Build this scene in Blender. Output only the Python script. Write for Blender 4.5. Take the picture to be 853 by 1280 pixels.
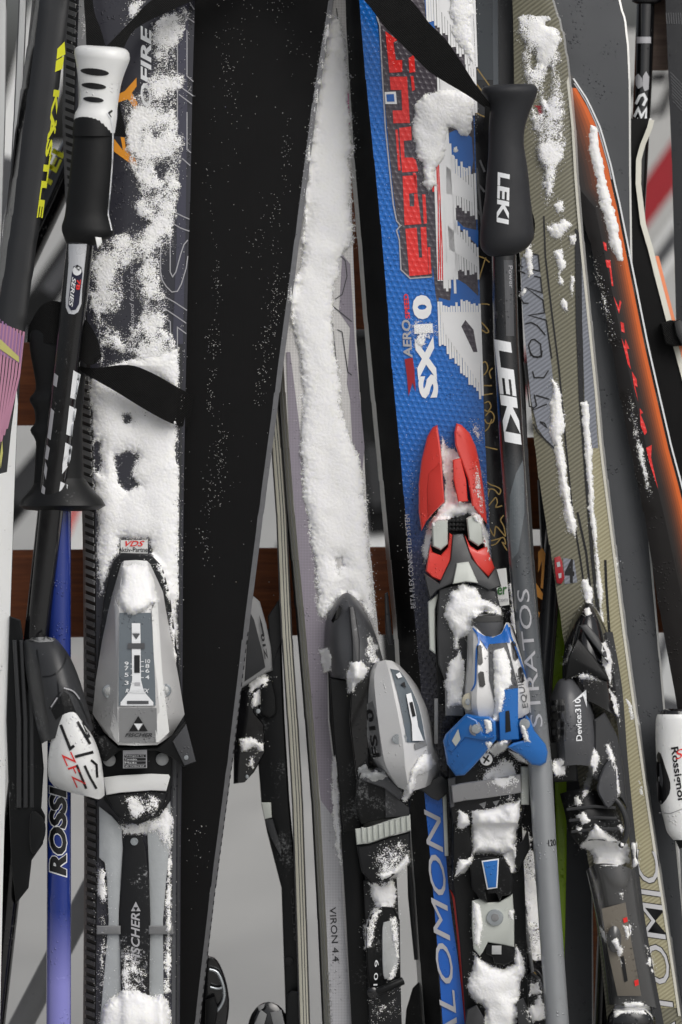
import bpy, bmesh, math, random
import numpy as np
from mathutils import Vector, Matrix
from mathutils.bvhtree import BVHTree

for o in list(bpy.data.objects): bpy.data.objects.remove(o)
SC = bpy.context.scene
COL = SC.collection
# ------------------------------------------------------------------ camera, sky, sun, exposure
S = 0.00065            # metres on the leaning plane of the skis for one unit of the drawing grid
D = 1.70               # distance from camera to that plane
TH = math.radians(10)  # the skis lean back by this much
O3 = Vector((0, 0, 0.95))
UP = Vector((0, math.sin(TH), math.cos(TH)))
NN = Vector((0, -math.cos(TH), math.sin(TH)))
RM = Matrix(((1, 0, 0, 0), (0, UP.y, NN.y, 0), (0, UP.z, NN.z, 0), (0, 0, 0, 1)))  # rack frame -> world axes
cd = bpy.data.cameras.new('camera'); cam = bpy.data.objects.new('camera', cd); COL.objects.link(cam)
cam.location = O3 + NN * D
cam.rotation_euler = (math.radians(90) - TH, 0, 0)
cd.sensor_fit = 'VERTICAL'; cd.sensor_height = 36.0
cd.lens = 36.0 * D / (1280 * S)
cd.clip_start = 0.05; cd.clip_end = 3000
cd.dof.use_dof = True; cd.dof.focus_distance = D - 0.005; cd.dof.aperture_fstop = 5.6
SC.camera = cam
w_ = bpy.data.worlds.new('World'); SC.world = w_; w_.use_nodes = True
nt = w_.node_tree; bg = nt.nodes['Background']
sky = nt.nodes.new('ShaderNodeTexSky'); sky.sky_type = 'NISHITA'; sky.sun_disc = False
SUN_EL, SUN_AZ = math.radians(50), math.radians(140)
sky.sun_elevation = SUN_EL; sky.sun_rotation = SUN_AZ
sky.air_density = 1.0; sky.dust_density = 6.0; sky.ozone_density = 1.0
hs = nt.nodes.new('ShaderNodeHueSaturation'); hs.inputs['Saturation'].default_value = 0.34
nt.links.new(sky.outputs[0], hs.inputs['Color']); nt.links.new(hs.outputs[0], bg.inputs['Color'])
bg.inputs['Strength'].default_value = 0.10
sd_ = bpy.data.lights.new('sun', 'SUN'); sun = bpy.data.objects.new('sun', sd_); COL.objects.link(sun)
sd_.energy = 1.3; sd_.angle = math.radians(50); sd_.color = (1.0, 0.985, 0.96)
sdir = Vector((math.sin(SUN_AZ) * math.cos(SUN_EL), math.cos(SUN_AZ) * math.cos(SUN_EL), math.sin(SUN_EL)))
sun.rotation_euler = sdir.to_track_quat('Z', 'Y').to_euler()
sun.location = (1, -3, 5)
SC.view_settings.view_transform = 'Standard'; SC.view_settings.look = 'None'
SC.view_settings.gamma = 1.0; SC.view_settings.use_curve_mapping = False
SC.view_settings.exposure = -0.12
random.seed(7); RNG = np.random.default_rng(11)

# ------------------------------------------------------------------ materials
def lin(v):
    v = v / 255.0
    return v / 12.92 if v <= 0.04045 else ((v + 0.055) / 1.055) ** 2.4
def C(r, g, b, k=1.0): return (min(lin(r) * k, .9), min(lin(g) * k, .9), min(lin(b) * k, .9), 1)
class NT:
    def __init__(s, m): s.t = m.node_tree; s.b = s.t.nodes['Principled BSDF']
    def n(s, ty, **kw):
        x = s.t.nodes.new(ty)
        for k, v in kw.items():
            if k in x.inputs.keys(): x.inputs[k].default_value = v
            else: setattr(x, k, v)
        return x
    def l(s, a, b): s.t.links.new(a, b)
MATS = {}
def mat(name, rgb, rough=.45, metal=0., var=.12, vs=35., bump=.12, bs=900., coat=0., spec=.5, trans=0., sss=0., dust=0.):
    """painted / moulded surface: colour, faint blotches, fine relief, droplets or frost as roughness breaks"""
    m = bpy.data.materials.new(name); m.use_nodes = True; MATS[name] = m
    k = NT(m); tc = k.n('ShaderNodeTexCoord'); b = k.b
    ns = k.n('ShaderNodeTexNoise', Scale=vs, Detail=6., Roughness=.65); k.l(tc.outputs['Object'], ns.inputs['Vector'])
    base = C(*rgb)
    mx = k.n('ShaderNodeMix', data_type='RGBA'); mx.blend_type = 'MIX'
    mx.inputs[6].default_value = tuple(max(0, c * (1 - var)) for c in base[:3]) + (1,)
    mx.inputs[7].default_value = tuple(min(.92, c * (1 + var) + .002 * var) for c in base[:3]) + (1,)
    k.l(ns.outputs[0], mx.inputs[0])
    out = mx.outputs[2]
    if dust > 0:
        n2 = k.n('ShaderNodeTexNoise', Scale=420., Detail=5., Roughness=.75); k.l(tc.outputs['Object'], n2.inputs['Vector'])
        n3 = k.n('ShaderNodeTexNoise', Scale=26., Detail=3.); k.l(tc.outputs['Object'], n3.inputs['Vector'])
        ad = k.n('ShaderNodeMath', operation='ADD'); k.l(n2.outputs[0], ad.inputs[0]); k.l(n3.outputs[0], ad.inputs[1])
        rp = k.n('ShaderNodeMapRange'); rp.inputs[1].default_value = 1.17; rp.inputs[2].default_value = 1.32
        rp.inputs[3].default_value = 0; rp.inputs[4].default_value = dust
        k.l(ad.outputs[0], rp.inputs[0])
        m2 = k.n('ShaderNodeMix', data_type='RGBA'); m2.inputs[7].default_value = (.55, .56, .57, 1)
        k.l(rp.outputs[0], m2.inputs[0]); k.l(out, m2.inputs[6]); out = m2.outputs[2]
    k.l(out, b.inputs['Base Color'])
    rr = k.n('ShaderNodeMapRange'); rr.inputs[3].default_value = max(.03, rough - .12); rr.inputs[4].default_value = min(1, rough + .14)
    n4 = k.n('ShaderNodeTexNoise', Scale=vs * 3, Detail=4.); k.l(tc.outputs['Object'], n4.inputs['Vector'])
    k.l(n4.outputs[0], rr.inputs[0]); k.l(rr.outputs[0], b.inputs['Roughness'])
    b.inputs['Metallic'].default_value = metal; b.inputs['Specular IOR Level'].default_value = spec
    b.inputs['Coat Weight'].default_value = coat; b.inputs['Coat Roughness'].default_value = .12
    b.inputs['Transmission Weight'].default_value = trans
    if sss: b.inputs['Subsurface Weight'].default_value = sss; b.inputs['Subsurface Radius'].default_value = (.004, .004, .005); b.inputs['Subsurface Scale'].default_value = 1.
    if bump:
        bn = k.n('ShaderNodeTexNoise', Scale=bs, Detail=3.); k.l(tc.outputs['Object'], bn.inputs['Vector'])
        bp = k.n('ShaderNodeBump', Strength=bump, Distance=.0004); k.l(bn.outputs[0], bp.inputs['Height']); k.l(bp.outputs[0], b.inputs['Normal'])
    return m
def links_to(m, socket):
    for l in m.node_tree.links:
        if l.to_socket == m.node_tree.nodes['Principled BSDF'].inputs[socket]: return l.from_socket
def add_bump(m, hsock, strength, dist):
    k = NT(m); old = links_to(m, 'Normal'); bp = k.n('ShaderNodeBump', Strength=strength, Distance=dist)
    k.l(hsock, bp.inputs['Height'])
    if old: k.l(old, bp.inputs['Normal'])
    k.l(bp.outputs[0], k.b.inputs['Normal'])

black = mat('black_plastic', (17, 18, 19), .42, bump=.25, bs=1600, spec=.28, dust=.22)
black_d = mat('frosted_black_plastic', (24, 25, 27), .5, dust=.75, bump=.2, spec=.35)
blackg = mat('black_gloss', (12, 12, 14), .16, coat=.6, bump=.03)
base_b = mat('black_ski_base', (9, 9, 10), .55, var=.35, vs=14, bump=.3, bs=2200, spec=.16)
def scuff(m, sc=(300, 3, 3), st=.25):
    k = NT(m); tc = k.n('ShaderNodeTexCoord'); mp = k.n('ShaderNodeMapping'); mp.inputs['Scale'].default_value = sc; k.l(tc.outputs['Object'], mp.inputs[0])
    n = k.n('ShaderNodeTexNoise', Scale=4., Detail=6., Roughness=.8); k.l(mp.outputs[0], n.inputs['Vector']); add_bump(m, n.outputs[0], st, .0005)
scuff(base_b)
base_g = mat('grey_ski_base', (76, 78, 81), .5, var=.12, vs=12, bump=.25, bs=1800, spec=.25)
navy = mat('navy_charcoal_topsheet', (42, 42, 50), .3, var=.1, coat=.3, bump=.05)
charcoal = mat('charcoal_print', (70, 64, 72), .35, coat=.3, bump=.04)
dgrey = mat('dark_grey_plastic', (48, 49, 51), .42, bump=.2, bs=1500, dust=.25)
dgrey2 = mat('graphite_plastic', (74, 75, 78), .36, bump=.12, dust=.25)
mgrey = mat('mid_grey_plastic', (128, 129, 130), .4, bump=.1)
silver = mat('silver_plastic', (208, 208, 208), .36, metal=.12, var=.07, coat=.15, bump=.08)
silver_d = mat('dark_silver_plastic', (150, 150, 152), .3, metal=.3, var=.08, coat=.3, bump=.05)
alu = mat('brushed_aluminium', (168, 172, 176), .34, metal=.75, var=.06, bump=.1)
alu_n = NT(alu)
pale = mat('pale_grey_plastic', (186, 190, 184), .4, bump=.08, sss=.1)
white = mat('white_plastic', (228, 229, 228), .32, var=.05, bump=.05, sss=.12, coat=.2)
wprint = mat('white_print', (226, 228, 230), .35, var=.06, bump=.03)
gprint = mat('grey_print', (168, 168, 172), .35, bump=.03)
kprint = mat('black_print', (18, 18, 20), .35, bump=.03)
red = mat('red_plastic', (214, 58, 48), .38, var=.06, bump=.08, coat=.25, sss=.05)
rprint = mat('red_print', (226, 44, 40), .3, bump=.03, coat=.3)
dred = mat('dark_red_print', (150, 20, 32), .35, bump=.03)
orangep = mat('orange_print', (226, 150, 44), .35, bump=.03)
bluep = mat('blue_plastic', (24, 102, 178), .32, var=.06, bump=.08, coat=.35)
blue2 = mat('blue_print', (18, 96, 178), .3, bump=.03, coat=.4)
navyp = mat('navy_print', (24, 26, 52), .3, bump=.03, coat=.3)
yellow = mat('fluorescent_yellow_print', (226, 226, 40), .35, bump=.03)
lime = mat('lime_topsheet', (150, 190, 20), .35, bump=.05, coat=.3)
cream = mat('cream_sidewall', (178, 176, 162), .5, var=.12, bump=.12)
whiteside = mat('white_sidewall', (190, 192, 192), .4, bump=.1)
steel = mat('steel_edge', (128, 128, 130), .32, metal=.85, var=.25, vs=120, bump=.1)
steel_w = mat('bright_steel_edge', (205, 205, 202), .35, metal=.45, var=.15, vs=120, bump=.05)
metal = mat('zinc_screw', (190, 196, 200), .28, metal=.85, var=.1, bump=.1)
clear = mat('smoked_clear_plastic', (96, 104, 110), .14, var=.06, coat=.8, bump=.02)
clear2 = mat('dark_smoked_plastic', (66, 66, 66), .16, var=.06, coat=.8, bump=.02)
gold = mat('gold_print', (150, 126, 76), .35, metal=.3, bump=.03)
magenta = mat('magenta_print', (190, 40, 130), .35, bump=.03)
rubber = mat('grip_rubber', (20, 21, 22), .55, var=.1, bump=.3, bs=2600, spec=.25)
rubber_g = mat('grey_grip_rubber', (41, 42, 45), .55, var=.06, bump=.35, bs=3000, spec=.3)
ice = mat('icy_grey_slush', (176, 178, 178), .3, var=.2, vs=90, bump=.5, bs=500, sss=.3)
cardb = mat('background_white_board', (190, 190, 188), .6)

def webbing():
    m = mat('black_webbing', (15, 15, 15), .8, var=.1, bump=.05, spec=.2); k = NT(m); tc = k.n('ShaderNodeTexCoord')
    mp = k.n('ShaderNodeMapping'); mp.inputs['Rotation'].default_value = (0, 0, .8); k.l(tc.outputs['Object'], mp.inputs[0])
    w1 = k.n('ShaderNodeTexWave', Scale=230., Distortion=1.); w1.bands_direction = 'X'; k.l(mp.outputs[0], w1.inputs[0])
    w2 = k.n('ShaderNodeTexWave', Scale=230., Distortion=1.); w2.bands_direction = 'Y'; k.l(mp.outputs[0], w2.inputs[0])
    a = k.n('ShaderNodeMath', operation='MULTIPLY'); k.l(w1.outputs[1], a.inputs[0]); k.l(w2.outputs[1], a.inputs[1])
    add_bump(m, a.outputs[0], .9, .0006); return m
web = webbing()
def snow_mat(name, rgb, sss=.5):
    m = mat(name, rgb, .6, var=.03, vs=60, bump=0, spec=.4, sss=sss); k = NT(m); tc = k.n('ShaderNodeTexCoord')
    n1 = k.n('ShaderNodeTexNoise', Scale=1100., Detail=4., Roughness=.7); k.l(tc.outputs['Object'], n1.inputs['Vector'])
    add_bump(m, n1.outputs[0], .5, .0006)
    # the crust thins out at its rim: single crystals with the surface showing between them
    at = k.n('ShaderNodeAttribute'); at.attribute_name = 'cover'
    def nz(sc, dt): n = k.n('ShaderNodeTexNoise', Scale=sc, Detail=dt, Roughness=.7); k.l(tc.outputs['Object'], n.inputs['Vector']); return n.outputs[0]
    def mt(op, a, b):
        n = k.n('ShaderNodeMath', operation=op)
        for i, v in enumerate((a, b)):
            if isinstance(v, (int, float)): n.inputs[i].default_value = v
            else: k.l(v, n.inputs[i])
        return n.outputs[0]
    v = mt('ADD', mt('MULTIPLY', at.outputs['Fac'], 1.7), mt('ADD', mt('MULTIPLY', nz(1000., 3.), 3.2), mt('MULTIPLY', nz(280., 3.), 1.1)))
    mr = k.n('ShaderNodeMapRange', interpolation_type='SMOOTHSTEP'); mr.inputs[1].default_value = 2.65; mr.inputs[2].default_value = 3.05; k.l(v, mr.inputs[0])
    k.l(mr.outputs[0], k.b.inputs['Alpha']); return m
snowm = snow_mat('fresh_wet_snow', (244, 245, 248))
snowg = mat('trodden_snow_ground', (166, 166, 164), .7, var=.14, vs=2.2, bump=.7, bs=40, spec=.2)
def hexa_topsheet():
    """blue racing topsheet running into navy towards the binding, with a honeycomb relief under the lacquer"""
    m = mat('blue_honeycomb_topsheet', (20, 92, 184), .26, var=.1, coat=.5, bump=0); k = NT(m); tc = k.n('ShaderNodeTexCoord')
    sp = k.n('ShaderNodeSeparateXYZ'); k.l(tc.outputs['Object'], sp.inputs[0])
    rp = k.n('ShaderNodeValToRGB'); e = rp.color_ramp.elements
    mr = k.n('ShaderNodeMapRange'); k.l(sp.outputs['Y'], mr.inputs[0]); m['ymap'] = 1
    mr.inputs[1].default_value = HEX_Y0; mr.inputs[2].default_value = HEX_Y1
    e[0].position = 0; e[0].color = C(16, 17, 34); e[1].position = 1; e[1].color = C(16, 104, 192)
    x = rp.color_ramp.elements.new(.35); x.color = C(26, 34, 72)
    x = rp.color_ramp.elements.new(.7); x.color = C(12, 92, 176)
    k.l(mr.outputs[0], rp.inputs[0]); k.l(rp.outputs[0], k.b.inputs['Base Color'])
    hexbump(m); return m
def hexbump(m, st=.7):
    k = NT(m); tc = k.n('ShaderNodeTexCoord'); prev = None
    for a in (0., math.pi / 3, 2 * math.pi / 3):
        mp = k.n('ShaderNodeMapping'); mp.inputs['Rotation'].default_value = (0, 0, a + .09); k.l(tc.outputs['Object'], mp.inputs[0])
        w = k.n('ShaderNodeTexWave', Scale=72.); w.bands_direction = 'Y'; k.l(mp.outputs[0], w.inputs[0])
        if prev is None: prev = w.outputs[1]
        else:
            ad = k.n('ShaderNodeMath', operation='ADD'); k.l(prev, ad.inputs[0]); k.l(w.outputs[1], ad.inputs[1]); prev = ad.outputs[0]
    mr = k.n('ShaderNodeMapRange', interpolation_type='SMOOTHSTEP'); mr.inputs[1].default_value = .8; mr.inputs[2].default_value = 1.9; k.l(prev, mr.inputs[0])
    add_bump(m, mr.outputs[0], st, .0009)
for _m in (charcoal, rprint, blue2): pass
def twill(name, a, b, rough=.4, sc=150., rot=-.62):
    """coarse carbon / basalt twill under lacquer: slanting two-tone ribs"""
    m = mat(name, a, rough, var=.12, coat=.25, bump=0); k = NT(m); tc = k.n('ShaderNodeTexCoord')
    mp = k.n('ShaderNodeMapping'); mp.inputs['Rotation'].default_value = (0, 0, rot); k.l(tc.outputs['Object'], mp.inputs[0])
    w = k.n('ShaderNodeTexWave', Scale=sc, Distortion=.8); w.bands_direction = 'Y'; w.inputs['Detail'].default_value = 2; k.l(mp.outputs[0], w.inputs[0])
    mx = k.n('ShaderNodeMix', data_type='RGBA'); k.l(w.outputs[1], mx.inputs[0])
    mx.inputs[7].default_value = C(*b); k.l(links_to(m, 'Base Color'), mx.inputs[6]); k.l(mx.outputs[2], k.b.inputs['Base Color'])
    add_bump(m, w.outputs[1], .4, .0008); return m
HEX_Y0, HEX_Y1 = 0.858, 1.053
def droplets(m, sc=330., st=.8, thr=.2):
    """beads of melt water standing on the lacquer"""
    k = NT(m); tc = k.n('ShaderNodeTexCoord'); v = k.n('ShaderNodeTexVoronoi', Scale=sc, Randomness=1.); k.l(tc.outputs['Object'], v.inputs['Vector'])
    n = k.n('ShaderNodeTexNoise', Scale=45., Detail=2.); k.l(tc.outputs['Object'], n.inputs['Vector'])
    a = k.n('ShaderNodeMapRange'); a.inputs[1].default_value = .42; a.inputs[2].default_value = .62; a.inputs[3].default_value = .0; a.inputs[4].default_value = thr * 1.6; k.l(n.outputs[0], a.inputs[0])
    d = k.n('ShaderNodeMath', operation='SUBTRACT'); k.l(a.outputs[0], d.inputs[0]); k.l(v.outputs['Distance'], d.inputs[1])
    c = k.n('ShaderNodeMath', operation='MAXIMUM'); k.l(d.outputs[0], c.inputs[0]); c.inputs[1].default_value = 0.
    add_bump(m, c.outputs[0], st, .004)
for m_ in (navy, blackg, silver, clear, clear2, dgrey2, red, bluep, white, mgrey, lime, base_g): droplets(m_)
goldtw = twill('gold_twill_topsheet', (96, 94, 78), (126, 123, 104), sc=105.)
greytw = twill('grey_twill_print', (112, 116, 124), (136, 140, 150), sc=105.)
goldtw2 = twill('pale_gold_twill', (150, 144, 114), (172, 166, 136), sc=110.)
def meshweave(name, rgb, sc=420., st=.35):
    m = mat(name, rgb, .34, var=.06, coat=.3, bump=0); k = NT(m); tc = k.n('ShaderNodeTexCoord')
    v = k.n('ShaderNodeTexVoronoi', Scale=sc, Randomness=0.); k.l(tc.outputs['Object'], v.inputs['Vector'])
    mx = k.n('ShaderNodeMix', data_type='RGBA'); mx.blend_type = 'MULTIPLY'; mx.inputs[0].default_value = st
    k.l(links_to(m, 'Base Color'), mx.inputs[6]); k.l(v.outputs['Distance'], mx.inputs[7]); k.l(mx.outputs[2], k.b.inputs['Base Color'])
    add_bump(m, v.outputs['Distance'], .25, .0003); return m
vironw = meshweave('white_woven_topsheet', (226, 224, 222)); vironl = meshweave('lilac_grey_woven_print', (150, 143, 154)); virong = meshweave('silver_woven_print', (186, 186, 190))
def wood(name, a, b):
    m = mat(name, a, .62, var=.2, bump=.3, bs=300); k = NT(m); tc = k.n('ShaderNodeTexCoord')
    mp = k.n('ShaderNodeMapping'); mp.inputs['Scale'].default_value = (4, 60, 60); k.l(tc.outputs['Object'], mp.inputs[0])
    n = k.n('ShaderNodeTexNoise', Scale=3., Detail=8., Roughness=.7); k.l(mp.outputs[0], n.inputs['Vector'])
    rp = k.n('ShaderNodeValToRGB'); rp.color_ramp.elements[0].color = C(*a); rp.color_ramp.elements[1].color = C(*b)
    rp.color_ramp.elements[0].position = .3; rp.color_ramp.elements[1].position = .7
    k.l(n.outputs[0], rp.inputs[0]); k.l(rp.outputs[0], k.b.inputs['Base Color']); add_bump(m, n.outputs[0], .5, .001); return m
woodm = wood('varnished_larch', (96, 46, 20), (150, 84, 40)); woodg = wood('weathered_wood', (92, 74, 64), (132, 112, 100))

# ------------------------------------------------------------------ geometry helpers
def q(p):
    """grid units (x right, y down, w millimetres towards the viewer) -> rack frame metres"""
    p = np.atleast_2d(np.asarray(p, float)); w = p[:, 2] / 1000.; k = (D - w) / D
    return np.stack([(p[:, 0] - 426.5) * S * k, (640 - p[:, 1]) * S * k, w], 1)
ALL = []       # (verts rack frame, faces) of every solid, for resting snow and print on surfaces
class T:
    def __init__(s, name, label, cat, base=(426, 640, 0), group=None, kind=None):
        s.o = bpy.data.objects.new(name, None); COL.objects.link(s.o)
        s.b = q([base])[0]
        s.o.matrix_world = Matrix.Translation(O3 + (RM.to_3x3() @ Vector(s.b))) @ RM
        s.o.empty_display_size = .05
        s.o['label'] = label; s.o['category'] = cat
        if group: s.o['group'] = group
        if kind: s.o['kind'] = kind
        s.surf = []; s.objs = []; s.bv = {}
def newmesh(name, v, f, m, smooth=True, ang=35):
    me = bpy.data.meshes.new(name); me.from_pydata([tuple(x) for x in v], [], [tuple(x) for x in f]); me.update()
    me.materials.append(m)
    if smooth:
        me.polygons.foreach_set('use_smooth', [True] * len(me.polygons)); me.set_sharp_from_angle(angle=math.radians(ang))
    return me
def part(t, name, pts, faces, m, parent=None, smooth=True, ang=35, label=None, solid=True, fix=True):
    v = q(pts); me = newmesh(name, v - t.b, faces, m, smooth, ang)
    if fix:
        bm = bmesh.new(); bm.from_mesh(me); bmesh.ops.recalc_face_normals(bm, faces=bm.faces); bm.to_mesh(me); bm.free()
        if smooth: me.set_sharp_from_angle(angle=math.radians(ang))
    o = bpy.data.objects.new(name, me); COL.objects.link(o); o.parent = parent or t.o
    if label: o['label'] = label
    if solid:
        fl = []
        for f in faces:
            for i in range(1, len(f) - 1): fl.append((f[0], f[i], f[i + 1])) if len(f) > 4 else None
            if len(f) <= 4: fl.append(tuple(f))
        t.surf.append((v, fl)); t.objs.append(o); ALL.append((v, fl))
    return o
SUBN = {'screw_recess', 'pivot_screw', 'bolt_recess', 'slider_slot', 'pedal_insert', 'track_window', 'wing_panel', 'wing_rib', 'wing_facet', 'housing_panel', 'pad_rib', 'cup_rib', 'grip_rib', 'scale_plate', 'cover_knob', 'bolt', 'bolt_seat', 'rivet', 'screw', 'hood_slot', 'hood_fin', 'clamp_facet', 'rubber_stud', 'housing_ridge', 'pivot', 'wedge', 'badge', 'slider', 'sticker', 'hood_blade'}
def host(t, x, y):
    """the piece of the thing that lies foremost at this spot: print and fittings there belong to it"""
    cz = Vector((0, 0, D)); d = (Vector(q([(x, y, 0)])[0]) - cz).normalized(); best = None; bz = -1e9
    for i, (v, f) in enumerate(t.surf):
        if i not in t.bv: t.bv[i] = (BVHTree.FromPolygons([Vector(a) for a in v], f), v[:, :2].min(0) - .02, v[:, :2].max(0) + .02)
        b, lo, hi = t.bv[i]; h = b.ray_cast(cz, d)
        if h[0] is not None and h[0].z > bz: bz = h[0].z; best = t.objs[i]
    if best is None: return None
    return best if best.parent == t.o else best.parent
def cr(P, n=5, closed=True):
    P = np.asarray(P, float); N = len(P); out = []
    rng = range(N if closed else N - 1)
    for i in rng:
        if closed: a, b, c, d = P[(i - 1) % N], P[i], P[(i + 1) % N], P[(i + 2) % N]
        else: a, b, c, d = P[max(i - 1, 0)], P[i], P[i + 1], P[min(i + 2, N - 1)]
        for k in range(n):
            u = k / n; out.append(.5 * ((2 * b) + (c - a) * u + (2 * a - 5 * b + 4 * c - d) * u * u + (3 * b - a - 3 * c + d) * u ** 3))
    if not closed: out.append(P[-1])
    return np.array(out)
def inset(P, d):
    P = np.asarray(P, float); A = .5 * np.sum(P[:, 0] * np.roll(P[:, 1], -1) - np.roll(P[:, 0], -1) * P[:, 1])
    e = np.roll(P, -1, 0) - P; L = np.hypot(e[:, 0], e[:, 1])[:, None] + 1e-9; n = np.stack([-e[:, 1], e[:, 0]], 1) / L * (1 if A > 0 else -1)
    nn = n + np.roll(n, 1, 0); l2 = np.sum(nn * nn, 1)[:, None]; mit = nn * 2 / np.maximum(l2, .8)
    return P + mit * d * .5 * 1.0
def plate(t, name, out, w, th, m, bev=1.2, sm=0, tilt=(0, 0), dome=0., parent=None, label=None, smooth=True, solid=True):
    P = cr(out, sm) if sm else np.asarray(out, float); n = len(P); c = P.mean(0)
    def ww(Q, w0): return w0 + (Q[:, 0] - c[0]) * tilt[0] + (Q[:, 1] - c[1]) * tilt[1]
    rings = []; b = bev / .65
    if parent is None and name in SUBN: parent = host(t, c[0], c[1])
    if dome:
        for f in (.25, .5, .75):
            Q = c + (inset(P, b) - c) * (1 - f); rings.insert(0, np.column_stack([Q, ww(Q, w) + dome * (1 - (1 - f) ** 2)]))
    if bev:
        Q = inset(P, b); rings.append(np.column_stack([Q, ww(Q, w)]))
        Q = inset(P, b * .3); rings.append(np.column_stack([Q, ww(Q, w - bev * .3)]))
        rings.append(np.column_stack([P, ww(P, w - bev)]))
    else: rings.append(np.column_stack([P, ww(P, w)]))
    rings.append(np.column_stack([P, ww(P, w) * 0 + np.minimum(w - th, ww(P, w) - .5)]))
    V = np.vstack(rings); F = [tuple(range(n))]
    for r in range(len(rings) - 1):
        for i in range(n): j = (i + 1) % n; F.append((r * n + i, r * n + j, (r + 1) * n + j, (r + 1) * n + i))
    F.append(tuple(range((len(rings) - 1) * n, len(rings) * n))[::-1])
    return part(t, name, V, F, m, parent, smooth, 40, label, solid)
def gridfaces(nr, nc, o=0): return [(o + i * nc + j, o + i * nc + j + 1, o + (i + 1) * nc + j + 1, o + (i + 1) * nc + j) for i in range(nr - 1) for j in range(nc - 1)]
def loft(t, name, rows, m, wb, nu=1, nv=1, parent=None, label=None, ang=35):
    """rows of (x, y, w) points: a shaped front surface with a skirt down to depth wb"""
    G = np.asarray(rows, float)
    if nv > 1: G = np.stack([cr(G[:, j], nv, False) for j in range(G.shape[1])], 1)
    if nu > 1: G = np.stack([cr(G[i], nu, False) for i in range(G.shape[0])], 0)
    nr, nc = G.shape[:2]; V = list(G.reshape(-1, 3)); F = gridfaces(nr, nc)
    bd = [(0, j) for j in range(nc)] + [(i, nc - 1) for i in range(1, nr)] + [(nr - 1, j) for j in range(nc - 2, -1, -1)] + [(i, 0) for i in range(nr - 2, 0, -1)]
    k = len(V); n = len(bd)
    for (i, j) in bd: V.append((G[i, j, 0], G[i, j, 1], min(wb, G[i, j, 2] - .3)))
    for a in range(n):
        b = (a + 1) % n; F.append((bd[a][0] * nc + bd[a][1], bd[b][0] * nc + bd[b][1], k + b, k + a))
    F.append(tuple(k + a for a in range(n)))
    return part(t, name, V, F, m, parent, True, ang, label)
def ell(t, name, rows, m, w=0., ratio=1., n=22, sm=0, parent=None, label=None, rmm=None, slope=0.):
    """rows (y, xl, xr[, w]) of a round or oval upright body"""
    R = np.asarray([(r + (w,))[:4] if len(r) == 3 else r for r in rows], float)
    if sm: R = cr(R, sm, False)
    V = []; k = len(R); S2 = S * 1000
    for (y, a, b, ww) in R:
        cx, rx = (a + b) / 2, (b - a) / 2; rw = rx * S2 * ratio
        for i in range(n):
            an = 2 * math.pi * i / n; V.append((cx + rx * math.cos(an), y + slope * math.cos(an) * rx, ww + rw * math.sin(an)))
    F = [(i * n + j, i * n + (j + 1) % n, (i + 1) * n + (j + 1) % n, (i + 1) * n + j) for i in range(k - 1) for j in range(n)]
    F.append(tuple(range(n))); F.append(tuple(range((k - 1) * n, k * n)))
    return part(t, name, V, F, m, parent, True, 50, label)
def ribbon(t, name, A, B, th, m, n=4, parent=None, label=None, nc=3):
    """a band between two edge lines of (x, y, w)"""
    A = cr(A, n, False); B = cr(B, n, False)
    G = np.stack([A + (B - A) * s for s in np.linspace(0, 1, nc)], 1); nr = len(A)
    G2 = G.copy(); G2[:, :, 2] -= th
    V = np.vstack([G.reshape(-1, 3), G2.reshape(-1, 3)]); k = nr * nc; F = gridfaces(nr, nc) + [f[::-1] for f in gridfaces(nr, nc, k)]
    bd = [(0, j) for j in range(nc)] + [(i, nc - 1) for i in range(1, nr)] + [(nr - 1, j) for j in range(nc - 2, -1, -1)] + [(i, 0) for i in range(nr - 2, 0, -1)]
    for a in range(len(bd)):
        b = (a + 1) % len(bd); x, y = bd[a][0] * nc + bd[a][1], bd[b][0] * nc + bd[b][1]; F.append((x, y, k + y, k + x))
    return part(t, name, V, F, m, parent, True, 45, label)
def tube(t, name, path, r, m, n=10, sm=4, parent=None, label=None, closed=False):
    """round wire through (x, y, w); r in grid units"""
    P = cr(path, sm, closed) if sm else np.asarray(path, float); V = []; k = len(P); mm = S * 1000
    R = P * [mm, mm, 1]
    for i in range(k):
        d = R[min(i + 1, k - 1)] - R[max(i - 1, 0)]; d /= np.linalg.norm(d) + 1e-9
        a = np.cross(d, [0, 0, 1.]); a = a / np.linalg.norm(a) if np.linalg.norm(a) > 1e-3 else np.array([1., 0, 0]); b = np.cross(d, a)
        rr = (r[min(i // max(sm, 1), len(r) - 1)] if isinstance(r, (list, tuple)) else r) * mm
        for j in range(n):
            an = 2 * math.pi * j / n; V.append((R[i] + rr * (a * math.cos(an) + b * math.sin(an))) / [mm, mm, 1])
    F = [(i * n + j, i * n + (j + 1) % n, (i + 1) * n + (j + 1) % n, (i + 1) * n + j) for i in range(k - 1) for j in range(n)]
    F.append(tuple(range(n))); F.append(tuple(range((k - 1) * n, k * n)))
    return part(t, name, V, F, m, parent, True, 50, label)
def disc(t, name, c, r, w, th, m, ry=None, n=20, bev=.6, parent=None, dome=0., label=None):
    ry = ry or r; P = [(c[0] + r * math.cos(a), c[1] + ry * math.sin(a)) for a in np.linspace(0, 2 * math.pi, n, False)]
    return plate(t, name, P, w, th, m, bev, 0, dome=dome, parent=parent, label=label)
def box(t, name, x0, y0, x1, y1, w, th, m, bev=.8, parent=None, label=None): return plate(t, name, [(x0, y0), (x1, y0), (x1, y1), (x0, y1)], w, th, m, bev, parent=parent, label=label)

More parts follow.
